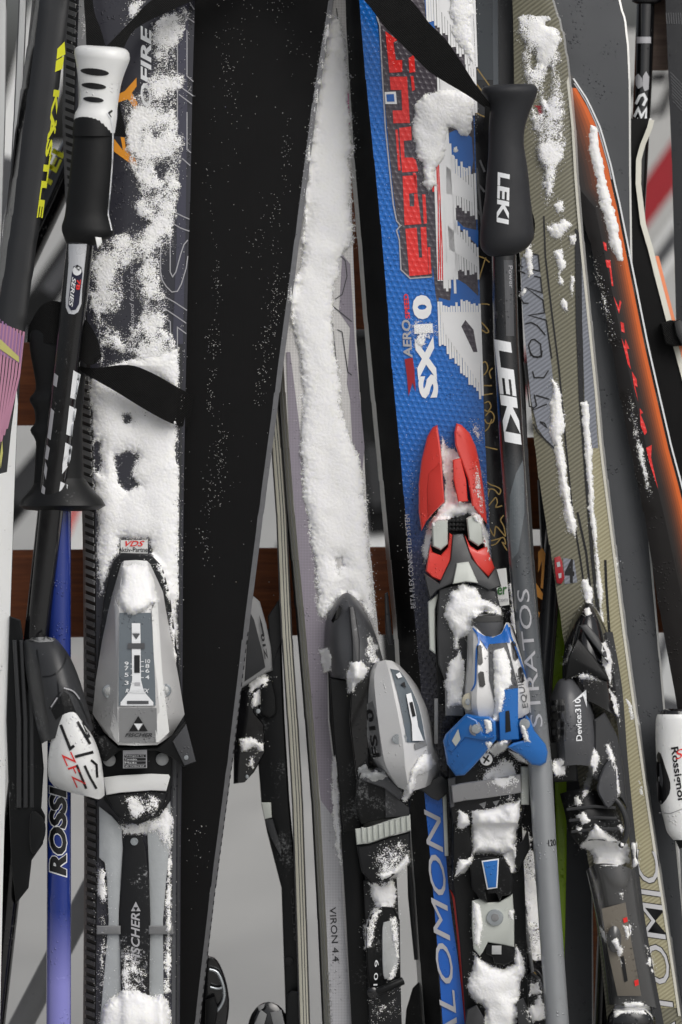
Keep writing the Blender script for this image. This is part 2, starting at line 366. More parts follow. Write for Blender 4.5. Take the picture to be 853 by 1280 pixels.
# print and lettering: thin film laid on the surface below it
def bvh_of(t): 
    V, F, o = [], [], 0
    for v, f in t.surf:
        V.extend(map(Vector, v)); F.extend(tuple(i + o for i in x) for x in f); o += len(v)
    return BVHTree.FromPolygons(V, F)
def drop(bv, pts, lift, dflt):
    out = []; cz = Vector((0, 0, D))
    for x, y in pts:
        d = (Vector(q([(x, y, 0)])[0]) - cz).normalized(); h = bv.ray_cast(cz, d)
        if h[0] is None: out.append(dflt)
        else: out.append(h[0].z * 1000 + lift)
    return out
def film(t, name, v2, faces, m, on, lift=.3, parent=None, label=None, step=None):
    """v2: (x, y) verts; on = depth number, or 'surf' to follow the thing's own surface"""
    bm = bmesh.new(); vs = [bm.verts.new((x, y, 0)) for x, y in v2]
    for f in faces:
        try: bm.faces.new([vs[i] for i in f])
        except ValueError: pass
    if on == 'surf':
        bmesh.ops.triangulate(bm, faces=bm.faces)
        xs = [v.co.x for v in bm.verts]; ys = [v.co.y for v in bm.verts]; sx = min(step or 2.5, 2.5); sy = 6
        for k in np.arange(math.floor(min(xs) / sx) * sx + sx, max(xs), sx):
            bmesh.ops.bisect_plane(bm, geom=bm.verts[:] + bm.edges[:] + bm.faces[:], plane_co=(k, 0, 0), plane_no=(1, 0, 0), dist=1e-5)
        for k in np.arange(min(ys) + sy, max(ys), sy):
            bmesh.ops.bisect_plane(bm, geom=bm.verts[:] + bm.edges[:] + bm.faces[:], plane_co=(0, k, 0), plane_no=(0, 1, 0), dist=1e-5)
        bv = bvh_of(t); pts = [(v.co.x, v.co.y) for v in bm.verts]; ws = drop(bv, pts, lift, None)
        ok = [w for w in ws if w is not None]; df = float(np.median(ok)) if ok else 0.
        ws = [df if w is None else w for w in ws]
    elif callable(on): pts = [(v.co.x, v.co.y) for v in bm.verts]; ws = [on(*p) + lift for p in pts]
    else: pts = [(v.co.x, v.co.y) for v in bm.verts]; ws = [on + lift] * len(pts)
    bm.verts.index_update(); F = [tuple(v.index for v in f.verts) for f in bm.faces]; bm.free()
    P = [(x, y, w) for (x, y), w in zip(pts, ws)]
    if parent is None:
        f0 = F[len(F) // 2]; parent = host(t, sum(pts[i][0] for i in f0) / len(f0), sum(pts[i][1] for i in f0) / len(f0))
    cz = np.array([0, 0, D]); v = q(P)
    o = part(t, name, P, F, m, parent, False, 35, label, solid=False, fix=False)
    me = o.data; me.update()
    if sum(p.normal.z * p.area for p in me.polygons) < 0: me.flip_normals()
    return o
def decal(t, name, polys, m, on=0., lift=.3, sm=0, parent=None, label=None, step=None):
    V, F = [], []
    for P in polys:
        P = cr(P, sm) if sm else P; o = len(V); V.extend((float(a[0]), float(a[1])) for a in P); F.append(tuple(range(o, len(V))))
    return film(t, name, V, F, m, on, lift, parent, label, step)
def stroke(t, name, paths, width, m, on=0., lift=.3, sm=0, parent=None, closed=False, step=None):
    V, F = [], []
    for P in paths:
        P = cr(P, sm, closed) if sm else np.asarray(P, float)
        if closed and not sm: P = np.vstack([P, P[:1]])
        k = len(P); o = len(V)
        for i in range(k):
            d0 = P[i] - P[i - 1] if i else P[1] - P[0]; d1 = P[i + 1] - P[i] if i < k - 1 else d0
            d0 = d0 / (np.hypot(*d0) + 1e-9); d1 = d1 / (np.hypot(*d1) + 1e-9); d = d0 + d1; d = d / (np.hypot(*d) + 1e-9)
            c = max(.5, abs(d @ d1)); n = np.array([-d[1], d[0]]) * width / 2 / c
            V.append(tuple(P[i] + n)); V.append(tuple(P[i] - n))
        F += [(o + 2 * i, o + 2 * i + 1, o + 2 * i + 3, o + 2 * i + 2) for i in range(k - 1)]
    return film(t, name, V, F, m, on, lift, parent, None, step)
FCACHE = {}
def glyphs(s, bold=0., shear=0., sp=1.):
    key = (s, bold, shear, sp)
    if key not in FCACHE:
        c = bpy.data.curves.new('type', 'FONT'); c.body = s; c.offset = bold; c.shear = shear; c.space_character = sp; c.resolution_u = 3
        o = bpy.data.objects.new('type', c); COL.objects.link(o); me = bpy.data.meshes.new_from_object(o)
        v = np.array([tuple(x.co)[:2] for x in me.vertices]); f = [tuple(p.vertices) for p in me.polygons]
        bpy.data.objects.remove(o); bpy.data.curves.remove(c); bpy.data.meshes.remove(me)
        FCACHE[key] = ((v - v.min(0)) / (v.max(0) - v.min(0)), f)
    return FCACHE[key]
def text(t, s, org, ex, ey, m, on=0., lift=.4, bold=.02, shear=0., parent=None, name='lettering', sp=1., step=None, label=None):
    v, f = glyphs(s, bold, shear, sp); P = np.array(org) + v[:, :1] * np.array(ex) + v[:, 1:] * np.array(ey)
    return film(t, name, [tuple(p) for p in P], f, m, on, lift, parent, label, step)

# skis
GY = 2150
def ski(t, rows, w, th, mats, face='topsheet', dx=0., crown=.8, ytip=-420, edge=4., tip=1, step=14., dwx=0., sharp_tip=False, side_rows=True, tipbend=60, yend=GY, edgew=None):
    """rows (y, xl, xr) of the face turned to the viewer; the ski runs on down into the snow and up to its tip.
    dx shifts the far face sideways (skis turned a little), dwx tilts the face across."""
    R = np.asarray(sorted(rows), float); y0, y1 = R[0, 0], R[-1, 0]
    cs = ((R[-1, 1] + R[-1, 2]) - (R[0, 1] + R[0, 2])) / 2 / max(1, y1 - y0)
    if not sharp_tip and y0 > ytip + 60:
        add = []
        wd = R[0, 2] - R[0, 1]; cx = (R[0, 1] + R[0, 2]) / 2; n = 9; span = y0 - ytip; rr = min(span * .8, wd * .95)
        add.append((y0 - (span - rr) * .5, None)); 
        ys = [ytip + rr * (1 - math.cos(a)) for a in np.linspace(.12, math.pi / 2, n)]
        A = []
        for yy, a in zip(ys, np.linspace(.12, math.pi / 2, n)):
            c2 = cx + cs * (yy - y0); hw = wd * .52 * math.sin(a) ** .75; A.append((yy, c2 - hw, c2 + hw))
        R = np.vstack([np.array(A), R])
    if yend > R[-1, 0] + 5:
        wd = R[-1, 2] - R[-1, 1]; cx = (R[-1, 1] + R[-1, 2]) / 2; dy = yend - R[-1, 0]; wd2 = min(wd * 1.12, wd + 14)
        R = np.vstack([R, [(yend, cx + cs * dy - wd2 / 2, cx + cs * dy + wd2 / 2)]])
    ys = np.concatenate([R[:, 0], np.arange(R[0, 0], R[-1, 0], step)]); ys = np.unique(np.round(ys, 2))
    xl = np.interp(ys, R[:, 0], R[:, 1]); xr = np.interp(ys, R[:, 0], R[:, 2])
    k = np.array([1, 2, 3, 2, 1.]); k /= k.sum()
    def smo(a):
        b = np.convolve(np.pad(a, 2, mode='edge'), k, 'valid'); b[:2] = a[:2]; b[-2:] = a[-2:]; return b
    if not sharp_tip or True: xl, xr = smo(xl), smo(xr)
    ytop = ys[0]
    bend = np.where(ys < ytop + 230, ((ytop + 230 - ys) / 230.) ** 2 * tipbend * tip, 0.)
    nc = 9; ss = np.linspace(0, 1, nc); prof = crown * (1 - (2 * ss - 1) ** 4)
    W = w + bend
    X = xl[:, None] + (xr - xl)[:, None] * ss; WW = W[:, None] + prof[None] + dwx * (ss - .5)[None]
    Y = np.repeat(ys[:, None], nc, 1)
    Fr = np.stack([X, Y, WW], 2)
    part(t, face, Fr.reshape(-1, 3), gridfaces(len(ys), nc), mats.get('face'), fix=False) if True else None
    o = t.o.children[-1]
    if sum(p.normal.z * p.area for p in o.data.polygons) < 0: o.data.flip_normals()
    bl = np.stack([xl + dx, ys, W - th + dwx * -.5], 1); br = np.stack([xr + dx, ys, W - th + dwx * .5], 1)
    fl, fr = Fr[:, 0].copy(), Fr[:, -1].copy()
    ef = .22 if face == 'topsheet' else 0.
    ml, mr_ = fl + (bl - fl) * (1 - ef), fr + (br - fr) * (1 - ef)
    def strip(nm, A, B, m):
        n = len(A); V = np.vstack([A, B]); return part(t, nm, V, [(i, i + 1, n + i + 1, n + i) for i in range(n - 1)], m)
    strip('sidewall', fl, ml, mats.get('sl', mats.get('side'))); strip('sidewall', fr, mr_, mats.get('sr', mats.get('side')))
    if face == 'topsheet':
        strip('steel_edge', ml, bl, mats.get('edge', steel)); strip('steel_edge', mr_, br, mats.get('edge', steel))
    elif edge:
        for sgn, L in ((1, xl), (-1, xr)):
            A = np.stack([L, ys, W + .25 + (crown * 0) + dwx * (-.5 if sgn > 0 else .5)], 1); e2 = edge
            B = np.stack([L + sgn * e2, ys, W + .3 + crown * (1 - (1 - 2 * e2 / np.maximum(xr - xl, 8)) ** 4) + dwx * (-.5 if sgn > 0 else .5)], 1); strip('steel_edge', A, B, mats.get('edge', steel))
    strip('base' if face == 'topsheet' else 'topsheet', bl, br, mats.get('back', base_b))
    ends = [Fr[0, 0], Fr[0, -1], br[0], bl[0]]
    part(t, 'tip', ends, [(0, 1, 2, 3)], mats.get('side'))
    return o
# ------------------------------------------------------------------ snow
_LAT = RNG.random((256, 256))
def vn(x, y, seed=0):
    x = np.asarray(x, float) + seed * 17.31; y = np.asarray(y, float) + seed * 9.77; xi = np.floor(x).astype(int); yi = np.floor(y).astype(int); fx, fy = x - xi, y - yi
    fx = fx * fx * (3 - 2 * fx); fy = fy * fy * (3 - 2 * fy); g = lambda a, b: _LAT[a % 256, b % 256]
    return (g(xi, yi) * (1 - fx) + g(xi + 1, yi) * fx) * (1 - fy) + (g(xi, yi + 1) * (1 - fx) + g(xi + 1, yi + 1) * fx) * fy
def fbm(x, y, seed=0, o=4):
    s = 0; a = .5; n = 0
    for i in range(o): s = s + a * vn(x * 2 ** i, y * 2 ** i, seed + i * 3); n += a; a *= .55
    return s / n
def sdf(X, Y, P):
    P = np.asarray(P, float); d = np.full(X.shape, 1e9); ins = np.zeros(X.shape, bool); n = len(P)
    for i in range(n):
        a, b = P[i], P[(i + 1) % n]; ex, ey = b - a; l = ex * ex + ey * ey + 1e-9
        u = np.clip(((X - a[0]) * ex + (Y - a[1]) * ey) / l, 0, 1); d = np.minimum(d, np.hypot(X - a[0] - u * ex, Y - a[1] - u * ey))
        c = ((a[1] > Y) != (b[1] > Y)) & (X < ex * (Y - a[1]) / (ey if abs(ey) > 1e-9 else 1e-9) + a[0]); ins ^= c
    return np.where(ins, d, -d)
GB = {}
def world_bvh():
    if GB.get('n') != len(ALL):
        V, F, o = [], [], 0
        for v, f in ALL:
            V.append(v); F.extend(tuple(int(i) + o for i in x) for x in f); o += len(v)
        GB['b'] = BVHTree.FromPolygons([Vector(x) for x in np.vstack(V)], F); GB['n'] = len(ALL)
    return GB['b']
SN = [0]
def snow(name, label, polys, h=5., cell=1.15, rag=5., soft=3.5, holes=0., cut=(), wlo=-60, whi=75, lump=16., blur=3, m=None, grain=.45, hs_=2.2, grains=40, w=None, cat='snow', group=None, cutrag=None, hd=26., fade=7.):
    """a crust of snow lying on whatever is beneath it: ragged rim, lumps, crystals, pinholes"""
    SN[0] += 1; sd = SN[0]; A = np.vstack([np.asarray(p, float) for p in polys])
    x0, y0 = A.min(0) - rag * 1.3 - 2; x1, y1 = A.max(0) + rag * 1.3 + 2
    xs = np.arange(x0, x1, cell); ys = np.arange(y0, y1, cell); X, Y = np.meshgrid(xs, ys)
    X = X + (vn(X * .9, Y * .9, sd + 40) - .5) * cell * .7; Y = Y + (vn(X * .9, Y * .9, sd + 50) - .5) * cell * .7
    d = np.full(X.shape, -1e9)
    for p in polys: d = np.maximum(d, sdf(X, Y, p))
    for p in cut: d = np.minimum(d, -sdf(X, Y, p))
    n1 = fbm(X / lump, Y / lump, sd, 3); n2 = fbm(X / 3.2, Y / 3.2, sd + 5, 3)
    d = d + (n1 - .5) * 2.2 * rag + (n2 - .5) * rag * 1.1
    keep = d > -fade * .55; dens = fbm(X / 20., Y / 20., sd + 13, 3)
    cover = np.clip((d + fade * .5) / fade, 0, 1) * (1 - holes * np.clip(1.75 - dens * 1.7 - d / hd, 0, 1))
    hgt = h * (1 - np.exp(-np.maximum(d, 0) / soft)) * (.72 + .56 * fbm(X / lump / 1.6, Y / lump / 1.6, sd + 21, 2)) + grain * (fbm(X / 1.5, Y / 1.5, sd + 31, 2) - .35) * 1.2 * np.clip(cover * 2, 0, 1)
    hgt = np.maximum(hgt, .12)
    cs = 3; bv = world_bvh(); gy, gx = X.shape
    if w is None:
        WS = np.full((len(ys[::cs]), len(xs[::cs])), np.nan); cz = Vector((0, 0, D))
        for i, yy in enumerate(ys[::cs]):
            for j, xx in enumerate(xs[::cs]):
                hit = bv.ray_cast(cz, (Vector(((xx - 426.5) * S, (640 - yy) * S, 0)) - cz))
                if hit[0] is not None:
                    z = hit[0].z * 1000
                    if wlo <= z <= whi: WS[i, j] = z
        for _ in range(60):
            bad = np.isnan(WS)
            if not bad.any(): break
            pad = np.pad(WS, 1, constant_values=np.nan)
            st = np.stack([pad[1:-1, :-2], pad[1:-1, 2:], pad[:-2, 1:-1], pad[2:, 1:-1]])
            with np.errstate(all='ignore'):
                import warnings; warnings.simplefilter('ignore'); mn = np.nanmean(st, 0)
            WS = np.where(bad, mn, WS)
        WS = np.where(np.isnan(WS), 0, WS)
        for _ in range(blur):
            p = np.pad(WS, 1, mode='edge'); bl = (p[:-2, 1:-1] + p[2:, 1:-1] + p[1:-1, :-2] + p[1:-1, 2:] + 4 * WS) / 8; WS = np.maximum(bl, WS - .3)
        ii = np.clip(np.arange(gy) / cs, 0, WS.shape[0] - 1.001); jj = np.clip(np.arange(gx) / cs, 0, WS.shape[1] - 1.001)
        if WS.shape[0] < 2 or WS.shape[1] < 2: WB = np.full(X.shape, WS.mean())
        else:
            i0 = ii.astype(int); j0 = jj.astype(int); fi = (ii - i0)[:, None]; fj = (jj - j0)[None]
            WB = (WS[i0][:, j0] * (1 - fj) + WS[i0][:, j0 + 1] * fj) * (1 - fi) + (WS[i0 + 1][:, j0] * (1 - fj) + WS[i0 + 1][:, j0 + 1] * fj) * fi
    else: WB = np.full(X.shape, float(w))
    Wt = WB + hgt + .2
    idx = -np.ones(X.shape, int); cellk = keep[:-1, :-1] & keep[1:, :-1] & keep[:-1, 1:] & keep[1:, 1:]
    use = np.zeros(X.shape, bool); use[:-1, :-1] |= cellk; use[1:, :-1] |= cellk; use[:-1, 1:] |= cellk; use[1:, 1:] |= cellk
    full = np.ones(X.shape, bool); c4 = np.zeros((gy + 1, gx + 1), bool); c4[1:-1, 1:-1] = cellk
    edge = use & ~(c4[:-1, :-1] & c4[1:, :-1] & c4[:-1, 1:] & c4[1:, 1:])
    Wt = np.where(edge, WB + .1, Wt)
    idx[use] = np.arange(use.sum()); P = np.stack([X[use], Y[use], Wt[use]], 1)
    a, b = np.nonzero(cellk); F = np.stack([idx[a, b], idx[a + 1, b], idx[a + 1, b + 1], idx[a, b + 1]], 1)
    # rim skirt: solid crust, not a film
    ei = np.nonzero(edge)
    V = q(P); F = F.tolist(); k = len(V); CV = list(cover[use])
    cnt = {}
    for f in F:
        for u in range(4):
            e = (f[u], f[(u + 1) % 4]); cnt[e] = 1
    low = {}; VL = []
    for e in list(cnt):
        if (e[1], e[0]) not in cnt:
            for u in e:
                if u not in low: low[u] = k + len(VL); VL.append(u)
            F.append((e[1], e[0], low[e[0]], low[e[1]]))
    if VL:
        WBf = WB[use]; PL = P[VL].copy(); PL[:, 2] = WBf[VL] - .6; V = np.vstack([V, q(PL)]); CV += [CV[u] for u in VL]
    # loose crystals round the rim
    if grains and len(ei[0]):
        grains = int(grains + len(ei[0]) * .15)
        sel = RNG.integers(0, len(ei[0]), grains); GV = []; 
        for s_ in sel:
            gx_, gy_ = X[ei[0][s_], ei[1][s_]] + RNG.normal(0, 2.6), Y[ei[0][s_], ei[1][s_]] + RNG.normal(0, 3.0); ww = WB[ei[0][s_], ei[1][s_]]
            r = RNG.uniform(.25, .8); o0 = len(V) + len(GV)
            for dx_, dy_, dw_ in ((-1, -.6, 0), (1, -.7, .1), (.2, 1, 0), (0, 0, 1.)):
                GV.append((gx_ + dx_ * r * RNG.uniform(.6, 1.2), gy_ + dy_ * r * RNG.uniform(.6, 1.2), ww + .1 + dw_ * r))
            F += [(o0, o0 + 1, o0 + 3), (o0 + 1, o0 + 2, o0 + 3), (o0 + 2, o0, o0 + 3)]
        V = np.vstack([V, q(GV)]); CV += [1.] * len(GV)
    c = V.mean(0)
    me = newmesh(name, V - c, F, m or snowm, True, 180); at_ = me.attributes.new('cover', 'FLOAT', 'POINT'); at_.data.foreach_set('value', np.array(CV, dtype=np.float32)); o = bpy.data.objects.new(name, me); COL.objects.link(o)
    n = np.zeros(len(me.polygons) * 3); me.polygons.foreach_get('normal', n)
    if n.reshape(-1, 3)[:, 2].sum() < 0: me.flip_normals()
    o.matrix_world = Matrix.Translation(O3 + (RM.to_3x3() @ Vector(c))) @ RM
    o['label'] = label; o['category'] = cat; o['kind'] = 'stuff'
    if group: o['group'] = group
    return o
def specks(name, label, blobs, w, r=(.3, .8), m=None):
    """scattered single snow crystals; blobs (x, y, sx, sy, n)"""
    V, F = [], []
    for (x, y, sx, sy, n) in blobs:
        for _ in range(n):
            a, b = RNG.normal(x, sx), RNG.normal(y, sy); k = RNG.uniform(*r); o0 = len(V)
            for dx_, dy_, dw_ in ((-1, -.6, 0), (1, -.7, 0), (.2, 1, 0), (0, 0, 1.)): V.append((a + dx_ * k * RNG.uniform(.5, 1.3), b + dy_ * k * RNG.uniform(.5, 1.3), w + dw_ * k))
            F += [(o0, o0 + 1, o0 + 3), (o0 + 1, o0 + 2, o0 + 3), (o0 + 2, o0, o0 + 3)]
    v = q(V); c = v.mean(0); me = newmesh(name, v - c, F, m or snowm, False); at_ = me.attributes.new('cover', 'FLOAT', 'POINT'); at_.data.foreach_set('value', np.ones(len(v), dtype=np.float32)); o = bpy.data.objects.new(name, me); COL.objects.link(o)
    o.matrix_world = Matrix.Translation(O3 + (RM.to_3x3() @ Vector(c))) @ RM
    o['label'] = label; o['category'] = 'snow'; o['kind'] = 'stuff'; return o
def B(x, w=0): return (x, 2120, w)
# ------------------------------------------------------------------ ground and far background
def ground():
    n = 90; xs = np.concatenate([-np.geomspace(900, 3, 18), np.linspace(-2.8, 2.8, n), np.geomspace(3, 900, 18)])
    ys = np.concatenate([-np.geomspace(60, 3, 10), np.linspace(-2.8, 6, 130), np.geomspace(6.3, 1800, 26)])
    X, Y = np.meshgrid(xs, ys); near = np.exp(-(X ** 2 + (Y - 1) ** 2) / 40)
    Z = ((fbm(X * 1.6 + 50, Y * 1.6 + 50, 2, 5) - .5) * .10 + (fbm(X * 7 + 50, Y * 7 + 50, 4, 3) - .5) * .025) * near - .015
    V = np.stack([X, Y, Z], 2).reshape(-1, 3); me = newmesh('snow_ground', V, gridfaces(len(ys), len(xs)), snowg, True, 180)
    o = bpy.data.objects.new('snow_ground', me); COL.objects.link(o); o['kind'] = 'structure'; o['label'] = 'trodden grey white snow on the ground behind the skis'; o['category'] = 'snow ground'
ground()
# things far behind, standing in the snow: placed by world position
def far_thing(name, label, cat, loc, rz=0, tilt=(0, 0), group=None):
    o = bpy.data.objects.new(name, None); COL.objects.link(o); o.location = loc; o.rotation_euler = (tilt[0], tilt[1], rz); o['label'] = label; o['category'] = cat
    if group: o['group'] = group
    return o
def raw(par, name, V, F, m, smooth=True):
    me = newmesh(name, V, F, m, smooth, 40); bm = bmesh.new(); bm.from_mesh(me); bmesh.ops.recalc_face_normals(bm, faces=bm.faces); bm.to_mesh(me); bm.free()
    o = bpy.data.objects.new(name, me); COL.objects.link(o); o.parent = par; return o
def rbox(par, name, x0, x1, y0, y1, z0, z1, m, bev=.004):
    me = bpy.data.meshes.new(name); bm = bmesh.new(); bmesh.ops.create_cube(bm, size=1)
    for v in bm.verts: v.co = Vector((x0 + (v.co.x + .5) * (x1 - x0), y0 + (v.co.y + .5) * (y1 - y0), z0 + (v.co.z + .5) * (z1 - z0)))
    if bev: bmesh.ops.bevel(bm, geom=bm.edges[:], offset=bev, segments=2, affect='EDGES')
    bm.to_mesh(me); bm.free(); me.materials.append(m); o = bpy.data.objects.new(name, me); COL.objects.link(o); o.parent = par; return o
def far_ski(label, loc, tilt, top, edge_m, rz=0, L=1.65, wd=.08, stripes=(), group='skis leaning on the next rack'):
    """a whole ski standing on its tail, sidecut outline, curled tip"""
    t = far_thing('background_ski', label, 'ski', loc, rz, tilt, group); n = 36; V = []; 
    for i in range(n):
        s = i / (n - 1); z = s * L; hw = wd / 2 * (.95 + .35 * (2 * s - .95) ** 2)
        if s > .93: hw *= math.sqrt(max(.02, 1 - ((s - .93) / .07) ** 2))
        y = -max(0, s - .86) ** 2 * 3.2
        V += [(-hw, y, z), (hw, y, z), (hw, y + .014, z), (-hw, y + .014, z)]
    def q4(a, b): return [(i * 4 + a, i * 4 + b, (i + 1) * 4 + b, (i + 1) * 4 + a) for i in range(n - 1)]
    raw(t, 'topsheet', V, q4(0, 1), top); raw(t, 'sidewall', V, q4(1, 2), edge_m); raw(t, 'sidewall', V, q4(3, 0), edge_m); raw(t, 'base', V, q4(2, 3), base_b)
    for (z0, z1, m, f) in stripes:
        a = []; 
        for z in np.linspace(z0, z1, 8):
            s = z / L; hw = wd / 2 * (.95 + .35 * (2 * s - .95) ** 2) * f; y = -max(0, s - .86) ** 2 * 3.2 - .0012; a += [(-hw, y, z), (hw, y, z)]
        raw(t, 'stripe', a, [(2 * i, 2 * i + 1, 2 * i + 3, 2 * i + 2) for i in range(7)], m)
    # binding: toe piece, heel piece, plate
    rbox(t, 'binding_plate', -.03, .03, -.012, 0, .5, 1.0, black, .003); rbox(t, 'toe_piece', -.035, .035, -.05, -.01, .9, .99, dgrey2, .012); rbox(t, 'heel_piece', -.033, .033, -.055, -.01, .55, .68, dgrey, .014)
    return t
def W(px, py, wmm):
    v = q([(px, py, wmm)])[0]; return O3 + (RM.to_3x3() @ Vector(v))
# skis of the next rack, seen blurred through the gaps
def through(px, py, yw):
    """point on the sight line at world depth yw: used to stand far things where they show in the gaps"""
    c = O3 + NN * D; d = W(px, py, 0) - c; return c + d * ((yw - c.y) / d.y)
FS = [(38, 60, 2.3, .30, white, black, 'far ski with white top leaning right behind the white capped pole grip'),
      (60, 345, 3.6, .62, black, whiteside, 'far black ski with pale edge slanting behind the pole grips'),
      (96, 668, 3.4, .38, rprint, white, 'far red ski low behind the blue pole'),
      (470, 560, 2.4, -.10, white, black, 'far white ski behind the gap beside the black ski base'),
      (462, 430, 2.6, .35, black, whiteside, 'far black ski with white tip behind the central gap'),
      (826, 235, 4.2, .62, dred, whiteside, 'far red ski slanting behind the rightmost skis'),
      (845, 300, 4.5, .62, white, black, 'far white ski slanting next to the far red one'),
      (836, 860, 2.3, .3, dgrey2, whiteside, 'far grey ski low at the right edge behind the white grip'),
      (30, 600, 3.2, .7, dgrey, mgrey, 'far dark grey ski low at the left behind the striped ski')]
for (px, py, yw, ty, tp, sd2, lb) in FS:
    p_ = through(px, py, yw); tx = -.10
    far_ski(lb, (p_.x - max(.1, p_.z) * math.tan(ty), yw, -.02), (tx, ty), tp, sd2, rz=0, stripes=((.2, .45, sd2, .6), (1.1, 1.3, dgrey2, .5)), L=1.65 if ty < .5 else 1.9)
p_ = through(760, 60, 5.2)
bb = far_thing('banner_board', 'white board with black capital letters behind the rightmost pole', 'board', (p_.x, 5.2, 0))
rbox(bb, 'panel', -.1, 1.2, 0, .03, .45, 1.6, cardb); rbox(bb, 'post', -.08, -.02, .03, .09, -.05, 1.6, woodm); rbox(bb, 'post', 1.0, 1.06, .03, .09, -.05, 1.6, woodm)
gv, gf = glyphs('CH', .03); pl_ = through(818, 168, 5.2)
raw(bb, 'lettering', [(pl_.x - p_.x + (x - .55) * .3 + z * .07, -.002, pl_.z + z * .17 + x * .09) for x, z in gv], gf, kprint, False)

# ------------------------------------------------------------------ wooden rack
rk = T('wooden_ski_rack', 'varnished brown wooden rack rails and posts that the skis lean against', 'ski rack', B(426, -140))
def beam(nm, x0, y0, x1, y1, w=-135, th=40, m=woodm, tl=0.):
    return plate(rk, nm, [(x0, y0), (x1, y0 + tl), (x1, y1 + tl), (x0, y1)], w, th, m, 3)
beam('rail', -330, 690, 1180, 800, tl=-12)
beam('rail', -330, 428, 112, 532, w=-137)
beam('rail', 560, 545, 1180, 660, w=-139, tl=10)
beam('rail', 796, -60, 1180, 88, w=-120, th=35, m=woodg)
for x0 in (404, -320, 1100): plate(rk, 'post', [(x0, -120 if x0 != 404 else 60), (x0 + 70, -120 if x0 != 404 else 60), (x0 + 72, 2150 if x0 != 404 else 412), (x0 + 2, 2150 if x0 != 404 else 412)], -178 if x0 != 404 else -140, 45, woodm, 3)
beam('rail', 390, 40, 782, 150, w=-176)
plate(rk, 'post', [(676, 700), (748, 700), (752, 2150), (680, 2150)], -180, 45, woodm, 3)
plate(rk, 'brace', [(112, 1085), (138, 1100), (-60, 1480), (-86, 1465)], -260, 26, mgrey, 5)

# ------------------------------------------------------------------ left edge
for i, (xs, lb) in enumerate((((-14, -16, -20), 'pale ski seen edge on at the very left border'), ((23, 17, 9), 'second pale ski seen edge on, left of the black curved ski'))):
    t = T('narrow_ski', lb, 'ski', B(xs[2] - 60, 0)); wd = 22 if i == 0 else 10
    ski(t, [(-100, xs[0] + 3, xs[0] + 3 + wd), (0, xs[0] + 1, xs[0] + 1 + wd), (150, xs[1], xs[1] + wd + 1), (290, xs[2], xs[2] + wd + 1), (700, xs[2] - 16, xs[2] - 16 + wd), (1280, xs[2] - 34, xs[2] - 34 + wd)], 6, 62, dict(face=whiteside, side=base_b, sl=base_b if i else white, sr=white if i else base_b, back=steel), face='sidewall', crown=1., edge=1.2, tipbend=0)
t = T('curved_ski', 'black ski with yellow lettering, pink stripes and white lower half at left edge', 'ski', B(-60, 18))
KL = [(-90, 57, 96), (0, 50, 88), (60, 43, 80), (110, 36, 74), (160, 29, 69), (220, 22, 59), (270, 16, 52), (300, 11, 47), (345, 5, 41), (405, -6, 33), (460, -16, 27), (500, -22, 23), (600, -30, 19), (720, -40, 15), (900, -52, 9), (1100, -62, 4), (1280, -70, 0)]
ski(t, KL, 24, 16, dict(face=mat('satin_black_topsheet', (32, 33, 35), .38, bump=.06, coat=.3), side=blackg, back=base_b), dx=-9, crown=3.0, tipbend=40)
text(t, 'KÄSTLE', (76.5, 111), (-25, 160), (-13, -2), yellow, on='surf', bold=.035) if False else None
text(t, 'KÄSTLE', (67.5, 112), (-21.5, 160), (9, 1.2), yellow, on=26.2, bold=.04, label='fluorescent yellow brand name running down the ski')
decal(t, 'logo', [[(81, 52), (82, 68), (71, 74), (72, 61)], [(80.5, 70), (78.5, 86), (69, 90), (70.5, 76)]], yellow, on=26.6)
for k in range(9):
    a = -4 + k * 4.1; decal(t, 'stripe', [[(a, 402 + k * 1.5), (a + 2.6, 403 + k * 1.5), (a - 3.5, 470), (a - 14 - k * .6, 600 - k * 8), (a - 17 - k * .6, 600 - k * 8), (a - 6.5, 470)]], [mat('pink_print', (186, 132, 156), .45), MATS.get('pink_print')][0] if k == 0 else MATS['pink_print'], on=27.4)
mat('mauve_print', (150, 112, 156), .45); mat('faded_yellow_print', (190, 186, 110), .45)
for k in range(8):
    a = -1.5 + k * 4.1; decal(t, 'stripe', [[(a, 398 + k * 3), (a + 2.2, 399 + k * 3), (a - 1.5, 440 + k * 2), (a - 4, 440 + k * 2)]], MATS['mauve_print'], on=27.7)
decal(t, 'panel', [[(-30, 600), (9, 590), (14, 540), (21, 486), (22.5, 505), (18.5, 600), (14.5, 720), (9, 900), (4, 1100), (0, 1280), (-60, 1280), (-50, 900)]], white, on=26.6, lift=.9)
decal(t, 'stripe', [[(0, 424), (2, 425), (24, 446), (24, 453), (0, 436)], [(0, 572), (3, 550), (4, 566), (1, 586)]], MATS['faded_yellow_print'], on=28.2)
